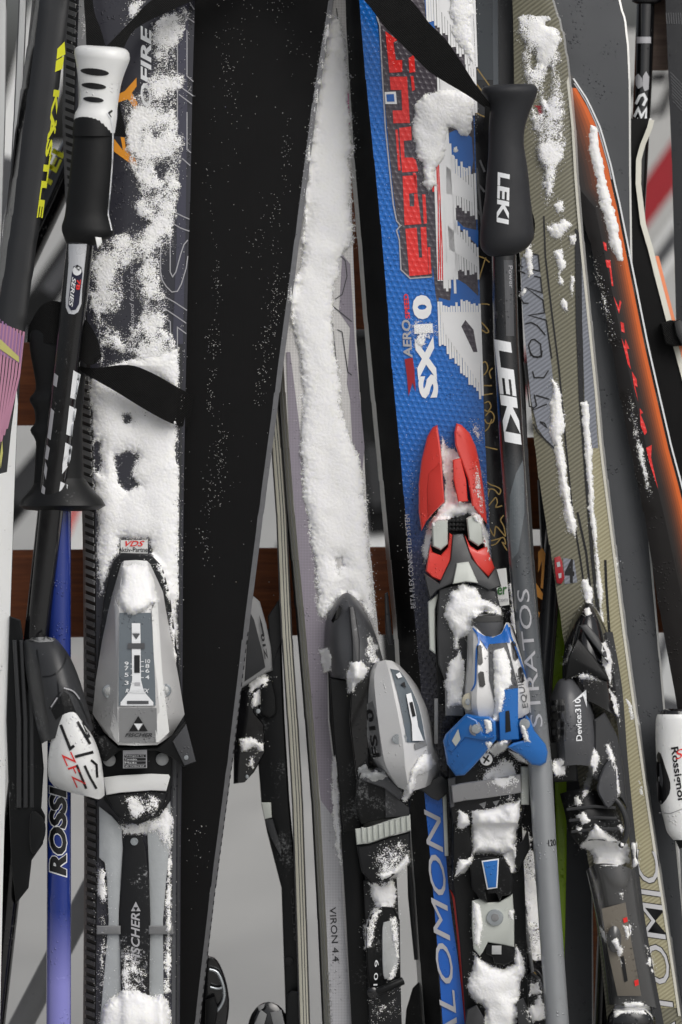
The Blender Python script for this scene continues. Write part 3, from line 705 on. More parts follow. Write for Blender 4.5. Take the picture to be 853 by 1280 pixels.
# its binding: black boot-binding tower with white heel lever
plate(t, 'binding_plate', [(12, 770), (26, 775), (30, 800), (34, 860), (50, 900), (55, 960), (52, 1010), (57, 1020), (54, 1055), (40, 1075), (36, 1110), (20, 1130), (14, 1080), (8, 900)], 34, 30, black, 2, sm=0, tilt=(.1, 0))
for xa in (16, 24, 32, 41): plate(t, 'rail', [(xa, 800), (xa + 5, 800), (xa + 11, 900), (xa + 11, 1010), (xa + 5, 1010), (xa + 5, 900)], 37 - (xa - 16) * .12, 12, dgrey, 1.4)
loft(t, 'heel_housing', [[(28, 806, 30), (33, 800, 40), (60, 797, 44), (72, 800, 38), (76, 806, 30)], [(30, 816, 36), (44, 812, 50), (70, 812, 54), (82, 815, 44), (86, 818, 30)], [(34, 850, 40), (52, 845, 60), (78, 842, 64), (92, 840, 50), (97, 842, 30)], [(42, 892, 44), (60, 888, 66), (88, 880, 70), (104, 880, 54), (109, 880, 30)], [(52, 930, 44), (62, 925, 66), (96, 915, 66), (113, 915, 50), (117, 912, 30)]], dgrey, 20, nu=3, nv=3)
stroke(t, 'seam_line', [[(46, 812), (50, 845), (56, 885), (60, 905)], [(53, 846), (66, 844), (78, 834), (84, 818)], [(72, 845), (74, 880)], [(62, 886), (70, 872), (80, 862), (94, 868), (102, 882), (112, 905)]], 1.8, kprint, on='surf', lift=.5, sm=3)
decal(t, 'panel', [[(64, 888), (80, 864), (86, 868), (92, 882), (96, 892), (80, 892), (70, 900)]], black, on='surf', lift=.4)
stroke(t, 'notch_rim_line', [[(80, 860), (92, 864), (100, 874)], [(64, 884), (72, 872)]], 1.6, gprint, on='surf', lift=.9, sm=3)  # pale strokes along the rim of the darker notch
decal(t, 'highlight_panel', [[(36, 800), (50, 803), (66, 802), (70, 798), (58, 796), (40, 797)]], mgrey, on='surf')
plate(t, 'toe_lug', [(38, 1018), (48, 1016), (57, 1030), (55, 1050), (44, 1066), (38, 1060)], 44, 24, black, 2, sm=3)
hl = loft(t, 'heel_lever', [[(68, 905, 62), (78, 894, 70), (92, 890, 72), (100, 898, 66), (104, 904, 50)], [(64, 925, 62), (78, 918, 74), (100, 912, 76), (112, 918, 66), (117, 922, 50)], [(60, 955, 58), (78, 950, 74), (106, 944, 76), (122, 946, 64), (126, 948, 48)], [(62, 975, 50), (80, 975, 68), (110, 972, 72), (126, 972, 60), (130, 975, 44)], [(70, 983, 44), (86, 990, 56), (112, 996, 60), (124, 999, 50), (131, 994, 40)]], white, 34, nu=3, nv=3, label='white lever with black and red letters')
stroke(t, 'lettering', [[(76, 906), (88, 936), (93, 932)], [(97, 902), (113, 930)], [(104, 902), (112, 922)], [(94, 946), (117, 940)]], 3.6, kprint, on='surf', lift=.6, step=4)
stroke(t, 'lettering', [[(96, 956), (108, 986)], [(106, 957), (113, 972), (121, 986)], [(114, 950), (121, 956), (122, 972)]], 3.0, kprint, on='surf', lift=.6, step=4)
text(t, 'ZFZ', (77, 943), (19, 42), (12, -4), rprint, on='surf', lift=.6, bold=0)

# ------------------------------------------------------------------ Fischer ski (big, snowy, left)
t = FI = T('alpine_ski', 'charcoal ski with ribbed left side, white snow and silver toe binding', 'ski', B(160, 0))
FR = [(-200, 101, 254), (0, 97, 244), (100, 95, 241), (150, 94, 240), (250, 98, 238), (300, 102, 236), (450, 113, 233), (600, 118, 230), (700, 120, 229), (900, 121, 228), (1080, 121.5, 226), (1280, 120, 225)]
ski(t, FR, 0, 19, dict(face=navy, side=black, sr=dgrey, back=base_b), dx=-16, crown=1.2)
fl = lambda y: np.interp(y, [r[0] for r in FR], [r[1] for r in FR]); fr_ = lambda y: np.interp(y, [r[0] for r in FR], [r[2] for r in FR])
for i, y in enumerate(np.arange(-30, 1300, 10.6)):
    x1 = fl(y); x0 = x1 - 13.5; V = []
    for (dw) in (1.4, -1.):
        for (xx, yy, ww) in ((x1 - 1.2, y + 3, -1.8), (x1 - 1.2, y + 8.6, -1.8), (x0 + 1, y + 4.2, -14.5), (x0 + 1, y - 1.2, -14.5)): V.append((xx - dw, yy, ww + dw * .5))
    part(t, 'rib', V, [(0, 1, 2, 3), (4, 5, 6, 7), (0, 1, 5, 4), (1, 2, 6, 5), (2, 3, 7, 6), (3, 0, 4, 7)], mgrey if y < 760 else dgrey2, smooth=False)
decal(t, 'edge_band', [[(99, 0), (108, 0), (112, 60), (108, 150), (98, 150), (97, 60)]], mgrey, on=1.2)
decal(t, 'side_rail', [[(218, 430), (222, 430), (219.5, 1280), (215, 1280)]], dgrey2, on=1.2); decal(t, 'side_rail', [[(225.5, 430), (228, 430), (223.6, 1280), (221, 1280)]], dgrey, on=1.2)
decal(t, 'highlight_panel', [[(222, 0), (236, 0), (232, 300), (229, 430), (216, 430), (221, 300)]], mat('slate_print', (62, 62, 76), .3, coat=.4, bump=.04), on=1.2)
ln = [[(236, 0), (238, 4), (243, 12)], [(232, 20), (243, 28)], [(234, 38), (234, 95), (242, 102)], [(222, 28), (222, 160)], [(228, 110), (242, 120)], [(224, 118), (240, 130)], [(234, 140), (234, 187), (239, 191)], [(228, 198), (238, 207)], [(220, 266), (228, 270), (237, 274)], [(214, 278), (226, 285), (237, 289)], [(201, 280), (201, 340), (203, 350), (208, 358), (215, 365), (222, 364), (227, 355), (233, 335), (235, 320)], [(204, 280), (213, 288), (213, 340), (216, 346), (220, 340), (226, 318), (230, 306), (235, 300)], [(205, 370), (219, 378), (234, 388)], [(205, 385), (220, 395), (233, 404)], [(207, 398), (213, 402), (214, 440)], [(222, 440), (222, 409), (233, 417)]]
stroke(t, 'outline_lettering', ln, 1.3, gprint, on=1.2, lift=.6)
text(t, 'PROFIRE', (189.5, 178), (0, -146), (-13.5, 0), wprint, on=1.2, bold=.03, shear=.25)
decal(t, 'logo', [[(171, 97), (171, 108), (165, 116), (172, 128), (172, 140), (160, 124), (148, 128), (147, 118), (156, 114)], [(141, 171), (141, 188), (172, 211), (171, 200), (164, 193), (172, 168), (172, 160), (160, 170), (158, 190), (156, 172), (151, 171), (154, 188)]], orangep, on=1.2)
text(t, 'developed for the school', (170, 425), (-2, -112), (-7, 0), gprint, on=1.2, bold=0, shear=.3)
decal(t, 'sticker', [[(151, 675), (185, 675), (185, 692), (151, 692)]], white, on=1.2); text(t, 'VDS', (156, 683), (24, 0), (1, -7), rprint, on=1.8, shear=.3); text(t, 'Aktiv-Partner', (148, 690), (40, 0), (0, -6), kprint, on=1.8, bold=.01)
# toe binding
tb = plate(t, 'binding_base', [(136, 720), (143, 700), (152, 691), (188, 692), (203, 708), (212, 740), (220, 800), (229, 880), (233, 930), (215, 945), (214, 1000), (200, 1020), (172, 1031), (148, 1022), (130, 1000), (127, 945), (117, 925), (116, 880), (124, 800), (130, 750)], 12, 12, black_d, 2)
fh = loft(t, 'toe_housing', [[(152, 704, 14), (155, 701, 20), (170, 700, 21), (184, 701, 20), (188, 705, 14)], [(142, 738, 14), (150, 735, 30), (170, 734, 31), (189, 735, 30), (204, 740, 14)], [(136, 762, 14), (149, 760, 38), (170, 760, 39), (190, 760, 38), (208, 765, 14)], [(128, 800, 14), (148.5, 800, 42), (170, 800, 43), (191.5, 800, 42), (215, 802, 14)], [(120, 850, 14), (147.5, 850, 46), (170, 850, 47), (194, 850, 46), (224, 850, 14)], [(116, 892, 14), (147, 890, 48), (170, 890, 49), (196, 890, 48), (231, 893, 14)], [(131, 916, 18), (148, 931, 44), (170, 932, 46), (197, 931, 44), (215, 919, 18)]], silver, 6)
plate(t, 'housing_ridge', [(143, 748), (150, 762), (149, 880), (149, 928), (146, 928), (138, 912), (146, 850)], 43, 3, silver, .6, tilt=(.5, .06)); plate(t, 'housing_ridge', [(197, 748), (190, 762), (194, 880), (195, 928), (199, 928), (212, 915), (204, 850)], 43, 3, white, .6, tilt=(-.5, .06))  # right ridge in white: its brighter lit side is put into the colour
wn = lambda x, y: np.interp(y, [700, 735, 760, 800, 850, 890, 931], [21, 31, 39, 43, 47, 49, 46]) + .6
film(t, 'scale_window', [(149.5, 766), (189, 766), (191.5, 800), (194, 850), (195, 882), (148.5, 882), (148.5, 850), (149, 800)], [(0, 1, 2, 7), (7, 2, 3, 6), (6, 3, 4, 5)], clear, wn, .2)
decal(t, 'scale_strip', [[(165, 779), (175.5, 779), (176, 800), (165, 800)], [(165, 800), (176, 800), (176.5, 850), (165.5, 850)], [(165.5, 850), (176.5, 850), (180, 864), (192, 878), (192, 882), (151, 882), (151, 878), (162, 864)]], wprint, on=wn, lift=.9)
decal(t, 'logo', [[(165.5, 792), (175.5, 792), (170.5, 799)], [(160, 804), (181, 804), (181, 811), (160, 811)]], dgrey2, on=wn, lift=1.4); decal(t, 'slot', [[(168, 819), (175, 819), (175, 841), (168, 841)]], kprint, on=wn, lift=1.4); decal(t, 'slot', [[(168.5, 853), (175.5, 853), (175.5, 857), (168.5, 857)]], gprint, on=wn, lift=1.4)
decal(t, 'logo', [[(165.5, 791), (170.5, 784.5), (175.5, 791)]], wprint, on=wn, lift=1.5)
for (s_, y) in (('9', 832), ('7', 838), ('5', 846), ('3', 856)): text(t, s_, (156, y), (5, 0), (0, -5), wprint, on=wn, lift=.8, bold=.01); stroke(t, 'tick', [[(163.5, y - 2), (168, y - 2)]], .8, wprint, on=wn, lift=.9)
for (s_, y) in (('10', 829), ('8', 835), ('6', 841), ('4', 849)): text(t, s_, (182, y), (6 if s_ == '10' else 5, 0), (0, -5), wprint, on=wn, lift=.8, bold=.01); stroke(t, 'tick', [[(175, y - 2), (180, y - 2)]], .8, wprint, on=wn, lift=.9)
text(t, 'RAILFLEX', (157, 866), (30, 0), (0, -5), wprint, on=wn, lift=1.8, bold=.02, shear=.3); decal(t, 'slot', [[(159, 876), (186, 876), (186, 880), (159, 880)]], dgrey2, on=wn, lift=1.4)
decal(t, 'label_panel', [[(149, 885), (196, 885), (197, 928), (149, 928)]], mgrey, on=wn, lift=.3)
wl2 = lambda x, y: wn(x, y) + .8
decal(t, 'logo', [[(173, 895), (179, 904), (167.5, 904)], [(167, 905), (173, 914), (161.5, 914)], [(179.5, 905), (185, 914), (173.5, 914)]], kprint, on=wl2); decal(t, 'logo', [[(167.8, 904.6), (178.6, 904.6), (173.2, 913)]], wprint, on=wl2)
text(t, 'FISCHER', (156.5, 921), (34, 0), (0, -4.6), dgrey, on=wl2, bold=.03, shear=.3)
for (cx, cy, wq) in ((136, 864, 33.4), (206, 863, 33.4)): disc(t, 'screw', (cx, cy), 8.5, wq + 1, 8, metal, bev=1.); disc(t, 'screw_recess', (cx, cy), 5.5, wq + 1.6, 2, ice, dome=1.)
plate(t, 'wing', [(117, 922), (131, 919), (148, 934), (197, 934), (214, 921), (232, 902), (246, 952), (230, 959), (214, 946), (196, 938), (150, 938), (133, 952), (126, 950)], 30, 20, black, 2)
plate(t, 'wing_facet', [(216, 927), (233, 905), (245, 952), (231, 957)], 33, 6, dgrey2, 1); disc(t, 'rivet', (233, 947), 3, 34, 2, metal)
decal(t, 'sticker', [[(154, 938), (184, 937), (184, 960), (154, 960.5)]], mgrey, on=12.6, lift=18.5) if False else plate(t, 'sticker', [(154, 938), (184, 937), (184, 960), (154, 960.5)], 31, 18, gprint, .3)
for k in range(4): decal(t, 'caption', [[(155.5, 943.5 + k * 4.2), (182.5, 943.2 + k * 4.2), (182.5, 946.4 + k * 4.2), (155.5, 946.7 + k * 4.2)]], kprint, on=31.1)
for k, s_ in enumerate(('Full Diagonal Toe', 'Turntable', 'Made', 'Light Compact Shell')): text(t, s_, (156.3, 946.2 + k * 4.2), (24 - 9 * (k in (1, 2)), 0), (0, -2.4), wprint, on=31.6, bold=0)
for c in ((137, 950), (203, 949)): disc(t, 'screw', c, 8, 16, 6, ice, dome=1.5)
plate(t, 'sole_pad', [(129, 972), (150, 969), (190, 967), (211, 968), (213, 971), (208, 989), (190, 988), (150, 991), (133, 994)], 22, 12, white, 1.6)
plate(t, 'sole_cup', [(133, 995), (150, 992), (190, 989), (210, 990), (206, 1006), (196, 1020), (180, 1028), (170, 1030), (155, 1026), (142, 1014)], 19, 10, black_d, 2.5)
arm = mat('frosted_grey_plate', (176, 180, 182), .4, var=.12, vs=80, bump=.6, bs=300, metal=.15)
plate(t, 'plate_arm', [(124, 1008), (140, 1020), (152, 1034), (154, 1060), (151, 1110), (149, 1140), (149, 1160), (152, 1210), (153, 1290), (124, 1290), (132, 1200), (136, 1150), (134, 1100), (131, 1078), (124, 1072)], 5, 5, arm, .8)
plate(t, 'plate_arm', [(184, 1030), (205, 1015), (213, 1000), (214, 1040), (208, 1100), (204, 1150), (205, 1290), (184, 1290), (187, 1200), (188, 1150), (186, 1080)], 5, 5, arm, .8)
plate(t, 'track_tongue', [(156, 1044), (176, 1044), (182, 1060), (187, 1110), (188, 1160), (186, 1290), (152, 1290), (150, 1160), (152, 1100)], 8, 8, black_d, 1.5); disc(t, 'screw', (168, 1052), 5, 9.5, 3, metal)
text(t, 'FISCHER', (175, 1205), (0, -64), (-11, 0), gprint, on=8., lift=.5, bold=.02, shear=.25); decal(t, 'logo', [[(176, 1139), (164, 1139), (170, 1127)]], gprint, on=8., lift=.5); decal(t, 'logo', [[(167, 1134), (173, 1134), (170, 1139)]], kprint, on=8., lift=.9)
for a, b in ((121, 151), (186, 217)): plate(t, 'crossbar', [(a, 1157), (b, 1157), (b, 1168), (a, 1168)], 10, 8, mgrey, 1.5)

# ------------------------------------------------------------------ large ski turned base outwards
t = BK = T('base_out_ski', 'wide ski turned so its matt black base faces out, speckled with snow', 'ski', B(100, -24))
BR = [(-150, 240, 440), (0, 230, 418), (130, 224, 397), (300, 216, 375), (490, 214, 350), (640, 200, 330), (800, 186, 309.5), (960, 170, 290), (1110, 156, 270), (1280, 140, 250)]
ski(t, BR, -24, 14, dict(face=base_b, side=black, back=dgrey, edge=steel), face='base', crown=0., edge=6.5, tip=-1)
for i, y in enumerate(np.arange(790, 1290, 10.5)):
    x = np.interp(y, [r[0] for r in BR], [r[2] for r in BR]); decal(t, 'edge_notch', [[(x - .9, y), (x + .2, y), (x - .6, y + 5.2), (x - 2.0, y + 5.2)]], kprint, on=-23.7, lift=.6)
# its binding sticks out behind the right edge
plate(t, 'toe_housing', [(317, 745), (325, 752), (333, 780), (339, 810), (341, 838), (332, 842), (318, 850), (300, 862), (300, 760)], -46, 30, mgrey, 3, tilt=(-.3, 0))
plate(t, 'housing_panel', [(312, 764), (318, 775), (327, 810), (332, 834), (318, 844), (306, 852)], -44, 6, dgrey, .8, tilt=(-.3, 0))
decal(t, 'lettering', [[(324, 768), (328, 780), (331, 795), (329, 795), (326, 781)]], kprint, on=-46, lift=1.5)
text(t, 'Z10', (335.5, 824), (-5.5, -32), (-4, .6), kprint, on=-47, lift=1.6, bold=.03)
plate(t, 'lever', [(326, 856), (340, 850), (345, 870), (346, 892), (338, 898), (326, 892)], -50, 22, black, 2); disc(t, 'rivet', (323, 889), 3, -48, 5, metal)
plate(t, 'brake_arm', [(300, 858), (316, 850), (318, 890), (330, 905), (332, 940), (318, 965), (306, 978), (292, 980), (292, 900)], -56, 22, blackg, 2); disc(t, 'rivet', (309, 971), 2.4, -55, 3, metal)
plate(t, 'heel_body', [(262, 1195), (272, 1200), (282, 1222), (287, 1250), (284, 1280), (276, 1300), (250, 1300), (250, 1195)], -46, 26, blackg, 3, sm=3)
tube(t, 'brake_wire', [(262, 1212, -42), (272, 1216, -42), (279, 1232, -42), (280, 1248, -42), (273, 1262, -42), (262, 1270, -42)], 2.2, metal); tube(t, 'brake_wire', [(263, 1234, -42), (272, 1236, -42), (279, 1234, -42)], 1.6, metal); plate(t, 'brake_pad', [(257, 1250), (268, 1246), (273, 1262), (268, 1290), (256, 1290)], -40, 10, black, 2)

# ------------------------------------------------------------------ silver ski pair
def pairski(t, rows, w, side, top, dx): ski(t, rows, w, 17, dict(face=top, side=black, sl=side, back=base_b, edge=steel), dx=dx, crown=.6)
t = VP = T('partner_ski', 'ski with cream side edge facing outwards, left of the silver woven ski', 'ski', B(430, -60))
PR = [(300, 318, 350), (490, 334, 362), (560, 340, 366), (640, 346, 374), (760, 351, 380), (800, 353, 382), (900, 360, 390), (1000, 366, 396), (1150, 371, 404), (1280, 375, 409)]
# seen mostly edge-on: black base towards its twin, cream sidewall towards us
ski(t, [(y, a - 1, a + 13) for y, a, b in PR], -52, 60, dict(face=cream, side=base_b, sl=dgrey2, sr=base_b, back=steel), face='sidewall', crown=1.2, edge=1.8, tipbend=0)
for k in (4.5, 8): decal(t, 'laminate_line', [[(a + k, y) for y, a, b in PR] + [(a + k + 1.1, y) for y, a, b in PR[::-1]]], dgrey2, on=-50.9, lift=.25)
text(t, 'ARCTICA', (371.5, 1178), (-4.5, -68), (-4, 0), kprint, on=-51.4, lift=.9, bold=0)
plate(t, 'binding_body', [(330, 790), (344, 780), (352, 800), (356, 900), (362, 1000), (372, 1110), (378, 1290), (358, 1290), (352, 1110), (334, 1040), (327, 1005), (322, 940), (322, 850)], -58, 40, black, 3)
plate(t, 'sole_pad', [(327, 1003), (339, 1003), (340, 1022), (331, 1024)], -54, 10, pale, 1); plate(t, 'brake_arm', [(331, 1024), (341, 1024), (352, 1060), (352, 1072), (340, 1050)], -55, 10, dgrey, 1)
disc(t, 'knob', (361, 1202), 6, -57, 10, black); plate(t, 'heel_unit', [(358, 1245), (364, 1238), (378, 1240), (380, 1300), (358, 1300)], -54, 22, black, 1.5)
plate(t, 'toe_fin', [(335, 770), (352, 745), (354, 800), (340, 830)], -57, 12, black, 1.5)

disc(t, 'heel_cup', (336, 1292), 27, -60, 22, blackg, ry=40, n=28, bev=3, dome=4)
for P in ([(318, 1280), (326, 1262), (334, 1268), (328, 1290)], [(338, 1266), (352, 1262), (358, 1290), (344, 1290)], [(322, 1258), (332, 1254), (330, 1260), (324, 1264)]): plate(t, 'cup_glint', P, -53, 3, mgrey, .8)  # glints on the black cup, put in as mid-grey patches
t = VI = T('silver_ski', 'silver white woven ski heaped with snow, black and silver binding', 'ski', B(470, -40))
VR = [(-150, 316, 424), (0, 326, 432), (150, 333, 437), (300, 343, 441), (430, 353, 446), (490, 357, 450), (560, 362, 455), (640, 368, 459), (700, 374, 464), (760, 380, 470), (900, 392, 484), (1000, 400, 490), (1150, 408, 497), (1280, 414, 502)]
ski(t, VR, -38, 20, dict(face=vironw, side=black, sl=cream, back=base_b), dx=-11, crown=.8)
vl = lambda y: np.interp(y, [r[0] for r in VR], [r[1] for r in VR])
for k in (3.6, 7.2): stroke(t, 'laminate_line', [[(vl(y) - k, y) for y in range(440, 1300, 20)]], .9, mgrey, on=lambda x, y, k=k: -38 - 20 * .8 * k / 9.3 + .6)
decal(t, 'print_band', [[(358, 440), (363, 440), (378, 560), (392, 640), (400, 740), (409, 780), (410, 900), (422, 1000), (414, 1018), (401, 1000), (392, 900), (380, 760), (374, 700), (362, 560)]], vironl, on=-37.4)
decal(t, 'print_band', [[(401, 1000), (414, 1018), (424, 1035), (430, 1150), (440, 1290), (414, 1290), (408, 1150)]], virong, on=-37.4)
decal(t, 'print_band', [[(428, 318), (438, 330), (444, 430), (456, 560), (450, 620), (441, 560), (438, 500), (434, 480), (438, 410), (424, 390)]], vironl, on=-37.4)
stroke(t, 'outline_lettering', [[(412, 312), (412, 322), (414, 356)], [(424, 318), (432, 326), (434, 345), (428, 368), (419, 374)], [(413, 380), (440, 402)], [(416, 404), (421, 456), (425, 459)], [(422, 412), (428, 415), (435, 465), (440, 469)]], 1.1, dgrey, on=-37.4, lift=.7)
stroke(t, 'outline_lettering', [[(387, 245), (391, 275)], [(405, 255), (408, 285)], [(421, 10), (424, 40)]], 1.1, dgrey, on=-37.4, lift=.7)
decal(t, 'label_patch', [[(432, 112), (436, 118), (437.5, 155), (433.5, 158)]], magenta, on=-37.3)
text(t, 'VIRON 4.4', (412, 1134), (4.5, 68), (8, -.4), kprint, on=-37.0, lift=.5, bold=.0); text(t, '155 V21207', (409.5, 1225), (2.5, 60), (4.5, 0), mgrey, on=-37., lift=.6, bold=0)
decal(t, 'logo', [[(409, 1216), (413, 1216), (411, 1220)]], mgrey, on=-37, lift=.6)
# binding plate + toe hood
plate(t, 'binding_plate', [(409, 790), (450, 800), (452, 900), (454, 1000), (456, 1100), (460, 1180), (464, 1290), (440, 1290), (433, 1150), (424, 1000), (412, 900)], -28, 10, black, 1.5)
loft(t, 'toe_hood', [[(424, 746, -32), (428, 743, -24), (434, 741, -20), (440, 744, -24), (446, 750, -32)], [(410, 768, -32), (420, 760, -16), (436, 756, -8), (450, 762, -16), (460, 770, -32)], [(406, 796, -32), (418, 790, -8), (440, 785, 0), (460, 790, -10), (472, 800, -32)], [(408, 825, -32), (420, 822, -4), (443, 820, 6), (468, 822, -6), (480, 830, -32)], [(412, 846, -32), (424, 848, -4), (444, 850, 6), (470, 848, -6), (484, 850, -32)]], dgrey2, -36, nu=3, nv=3)
plate(t, 'hood_fin', [(436, 758), (443, 757), (450, 800), (450, 848), (441, 848), (440, 800)], 9, 16, dgrey, 2, tilt=(0, .12))
plate(t, 'hood_slot', [(414, 776), (424, 756), (428, 760), (419, 782)], -8, 6, blackg, .6, tilt=(.6, -.2))
plate(t, 'neck_block', [(412, 848), (446, 850), (452, 900), (452, 1040), (430, 1040), (418, 930)], -6, 26, black, 2); plate(t, 'neck_block', [(440, 850), (462, 846), (462, 980), (446, 980), (436, 900)], 6, 30, blackg, 3)
hh = loft(t, 'heel_housing', [[(466, 832, 0), (473, 827, 10), (482, 825, 14), (490, 826, 12), (499, 831, 0)], [(458, 858, -6), (468, 846, 22), (487, 842, 30), (506, 846, 24), (520, 855, -6)], [(455, 895, -8), (471, 885, 34), (495, 880, 42), (524, 882, 30), (538, 890, -8)], [(458, 935, -8), (477, 930, 38), (504, 928, 46), (533, 928, 32), (547, 932, -8)], [(463, 948, -8), (483, 958, 36), (507, 962, 44), (536, 962, 30), (553, 958, -8)], [(472, 958, -8), (498, 984, 26), (512, 990, 34), (532, 984, 22), (550, 974, -8)]], silver, -20, nv=3, ang=20)
HR = [[(482, 825, 14), (490, 826, 12)], [(487, 842, 30), (506, 846, 24)], [(495, 880, 42), (524, 882, 30)], [(504, 928, 46), (533, 928, 32)]]
sw = loft(t, 'scale_window', [[tuple(np.array(a) + (np.array(b) - np.array(a)) * s_ + (0, 3 if i == 0 else 0, .9)) for s_ in (.18, .6, .98)] for i, (a, b) in enumerate(HR)], clear, -5, nv=4, parent=hh)
decal(t, 'scale_strip', [[(495, 843), (500, 840), (503, 846), (498, 848)], [(508, 868), (514, 866), (520, 890), (523, 908), (530, 926), (516, 926), (515, 905)]], wprint, on='surf', lift=2.0, step=2); decal(t, 'slot', [[(512, 878), (516, 877), (520, 895), (516, 896)]], kprint, on='surf', lift=2.8, step=2)
decal(t, 'logo', [[(501, 855), (506, 852), (508, 860)]], kprint, on='surf', lift=2.0, step=2); decal(t, 'print_patch', [[(518, 930), (532, 924), (534, 932), (519, 938)]], mgrey, on='surf', lift=1., step=4)
decal(t, 'side_panel', [[(459, 880), (466, 876), (472, 900), (477, 945), (464, 952), (459, 920)]], mgrey, on='surf', lift=.5, step=3)
text(t, 'FS10', (475, 946), (-9, -60), (-9, 1), kprint, on='surf', lift=1.1, bold=.03); disc(t, 'screw', (500, 924), 10, 44.5, 6, metal, ry=7, bev=1.2)
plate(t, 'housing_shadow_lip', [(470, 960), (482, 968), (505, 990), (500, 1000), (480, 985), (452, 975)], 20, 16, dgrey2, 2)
plate(t, 'clamp', [(450, 966), (462, 962), (478, 972), (505, 985), (513, 1000), (513, 1022), (480, 1024), (452, 1030), (444, 1010), (446, 975)], 14, 30, black, 2.5); plate(t, 'clamp_facet', [(481, 980), (504, 986), (500, 1000), (512, 1010), (512, 1020), (482, 1022)], 16, 6, dgrey, 1)
plate(t, 'wing', [(520, 985), (552, 968), (560, 975), (562, 990), (548, 1001), (540, 998), (530, 990)], 12, 22, dgrey, 2)
plate(t, 'sole_pad', [(444, 1036), (460, 1034), (490, 1024), (513, 1018), (514, 1038), (490, 1044), (462, 1054), (446, 1056)], 16, 14, pale, 1.5)
for k in range(9): a = 452 + k * 7; plate(t, 'pad_rib', [(a, 1034 - max(0, k - 1) * 2.0), (a + 3, 1034 - max(0, k - 1) * 2.1), (a + 4, 1052 - max(0, k - 1) * 2.0), (a + 1, 1053 - max(0, k - 1) * 2.0)], 17.6, 4, pale, .7)
plate(t, 'sole_cup', [(446, 1057), (462, 1055), (490, 1045), (513, 1039), (513, 1066), (503, 1085), (485, 1100), (466, 1104), (452, 1090)], 10, 26, black_d, 3)
plate(t, 'heel_track', [(454, 1100), (496, 1096), (499, 1150), (501, 1228), (503, 1300), (462, 1300), (458, 1180)], -18, 14, black_d, 1.5)
plate(t, 'heel_lever', [(458, 1160), (464, 1143), (478, 1133), (492, 1134), (500, 1150), (501, 1228), (482, 1236), (472, 1240), (462, 1238), (458, 1200)], -8, 12, black, 2.5, sm=0)
plate(t, 'slider', [(478, 1160), (484, 1152), (492, 1152), (496, 1165), (497, 1205), (494, 1218), (486, 1223), (479, 1218)], -5, 5, ice, 1.6, sm=3)
tube(t, 'crossbar', [(460, 1240, -4), (476, 1238, -2), (490, 1232, -2), (504, 1226, -4)], 5, black); disc(t, 'pivot', (466, 1241), 7, 0, 8, blackg, dome=1)
text(t, '10 9', (472, 1232), (2, -32), (-5, 0), wprint, on=-8, lift=.4, bold=0)
# ------------------------------------------------------------------ poles on the left
def pole(t, rows, m, w, name='shaft', n=24): return ell(t, name, rows, m, w, 1., n)
t = T('ski_pole', 'blue ski pole with black ridged grip and flange behind the black pole', 'ski pole', (74, 2120, 22))
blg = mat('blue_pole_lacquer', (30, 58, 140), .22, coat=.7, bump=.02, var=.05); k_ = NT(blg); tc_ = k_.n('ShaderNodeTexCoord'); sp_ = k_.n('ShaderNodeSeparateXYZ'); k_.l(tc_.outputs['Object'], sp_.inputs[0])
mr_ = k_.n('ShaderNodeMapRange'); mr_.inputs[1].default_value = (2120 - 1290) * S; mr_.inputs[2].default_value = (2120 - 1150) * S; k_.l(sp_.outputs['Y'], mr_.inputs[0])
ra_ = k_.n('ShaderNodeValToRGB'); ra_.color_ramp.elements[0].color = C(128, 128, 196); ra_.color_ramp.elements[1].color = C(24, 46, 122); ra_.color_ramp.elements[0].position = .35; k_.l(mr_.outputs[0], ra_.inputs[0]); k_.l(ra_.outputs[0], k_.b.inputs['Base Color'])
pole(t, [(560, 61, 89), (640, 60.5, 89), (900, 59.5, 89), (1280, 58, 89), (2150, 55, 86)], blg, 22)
ell(t, 'tip', [(2040, 40, 101), (2050, 36, 105), (2056, 55, 86)], black, 22, .9)
ell(t, 'grip', [(408, 44, 104), (418, 37, 109), (440, 38, 110), (462, 42, 108), (486, 45, 106), (499, 37, 105), (512, 43, 104), (528, 44, 103), (538, 38, 103), (552, 45, 103), (575, 44, 103), (596, 43, 104), (606, 42, 106)], rubber, 22, .75, 26, sm=3)
ell(t, 'flange', [(598, 46, 106), (612, 38, 116), (624, 27, 128), (632, 24, 132.5), (637, 32, 124), (639, 52, 100)], black, 22, .8, 30)
for y in range(536, 606, 7): plate(t, 'grip_rib', [(88, y), (100, y + .5), (100, y + 3.5), (88, y + 3)], 30, 3, dgrey, .5, tilt=(-.5, 0))
ribbon(t, 'strap', [(36, 408, 20), (50, 384, 34), (66, 376, 40), (84, 380, 38)], [(34, 428, 22), (52, 428, 36), (70, 430, 42), (86, 436, 38)], 1.6, web)
ribbon(t, 'strap', [(100, 398, 42), (110, 402, 46), (122, 424, 44), (127, 446, 30)], [(98, 446, 40), (106, 454, 44), (116, 456, 42), (126, 448, 28)], 1.6, web)
ribbon(t, 'strap', [(100, 458, 34), (120, 460, 30), (160, 456, 24), (190, 466, 20), (222, 484, 16), (243, 495, -8)], [(98, 462, 32), (118, 474, 28), (146, 490, 22), (180, 511, 19), (214, 529, 15), (237, 534, -10)], 1.8, web)
text(t, 'ROSSIGNOL', (84.5, 1097), (0, -232), (-23.5, 0), wprint, on='surf', lift=.35, bold=.075, shear=.2, label='white outline of the black brand name'); text(t, 'ROSSIGNOL', (83.5, 1095), (0, -228), (-21.5, 0), kprint, on='surf', lift=.75, bold=.045, shear=.2)
t = T('capped_ski_pole', 'black ski pole with white capped grip in front of the charcoal ski', 'ski pole', (-75, 2120, 52))
ax = lambda y: 101 - (y - 300) * .111
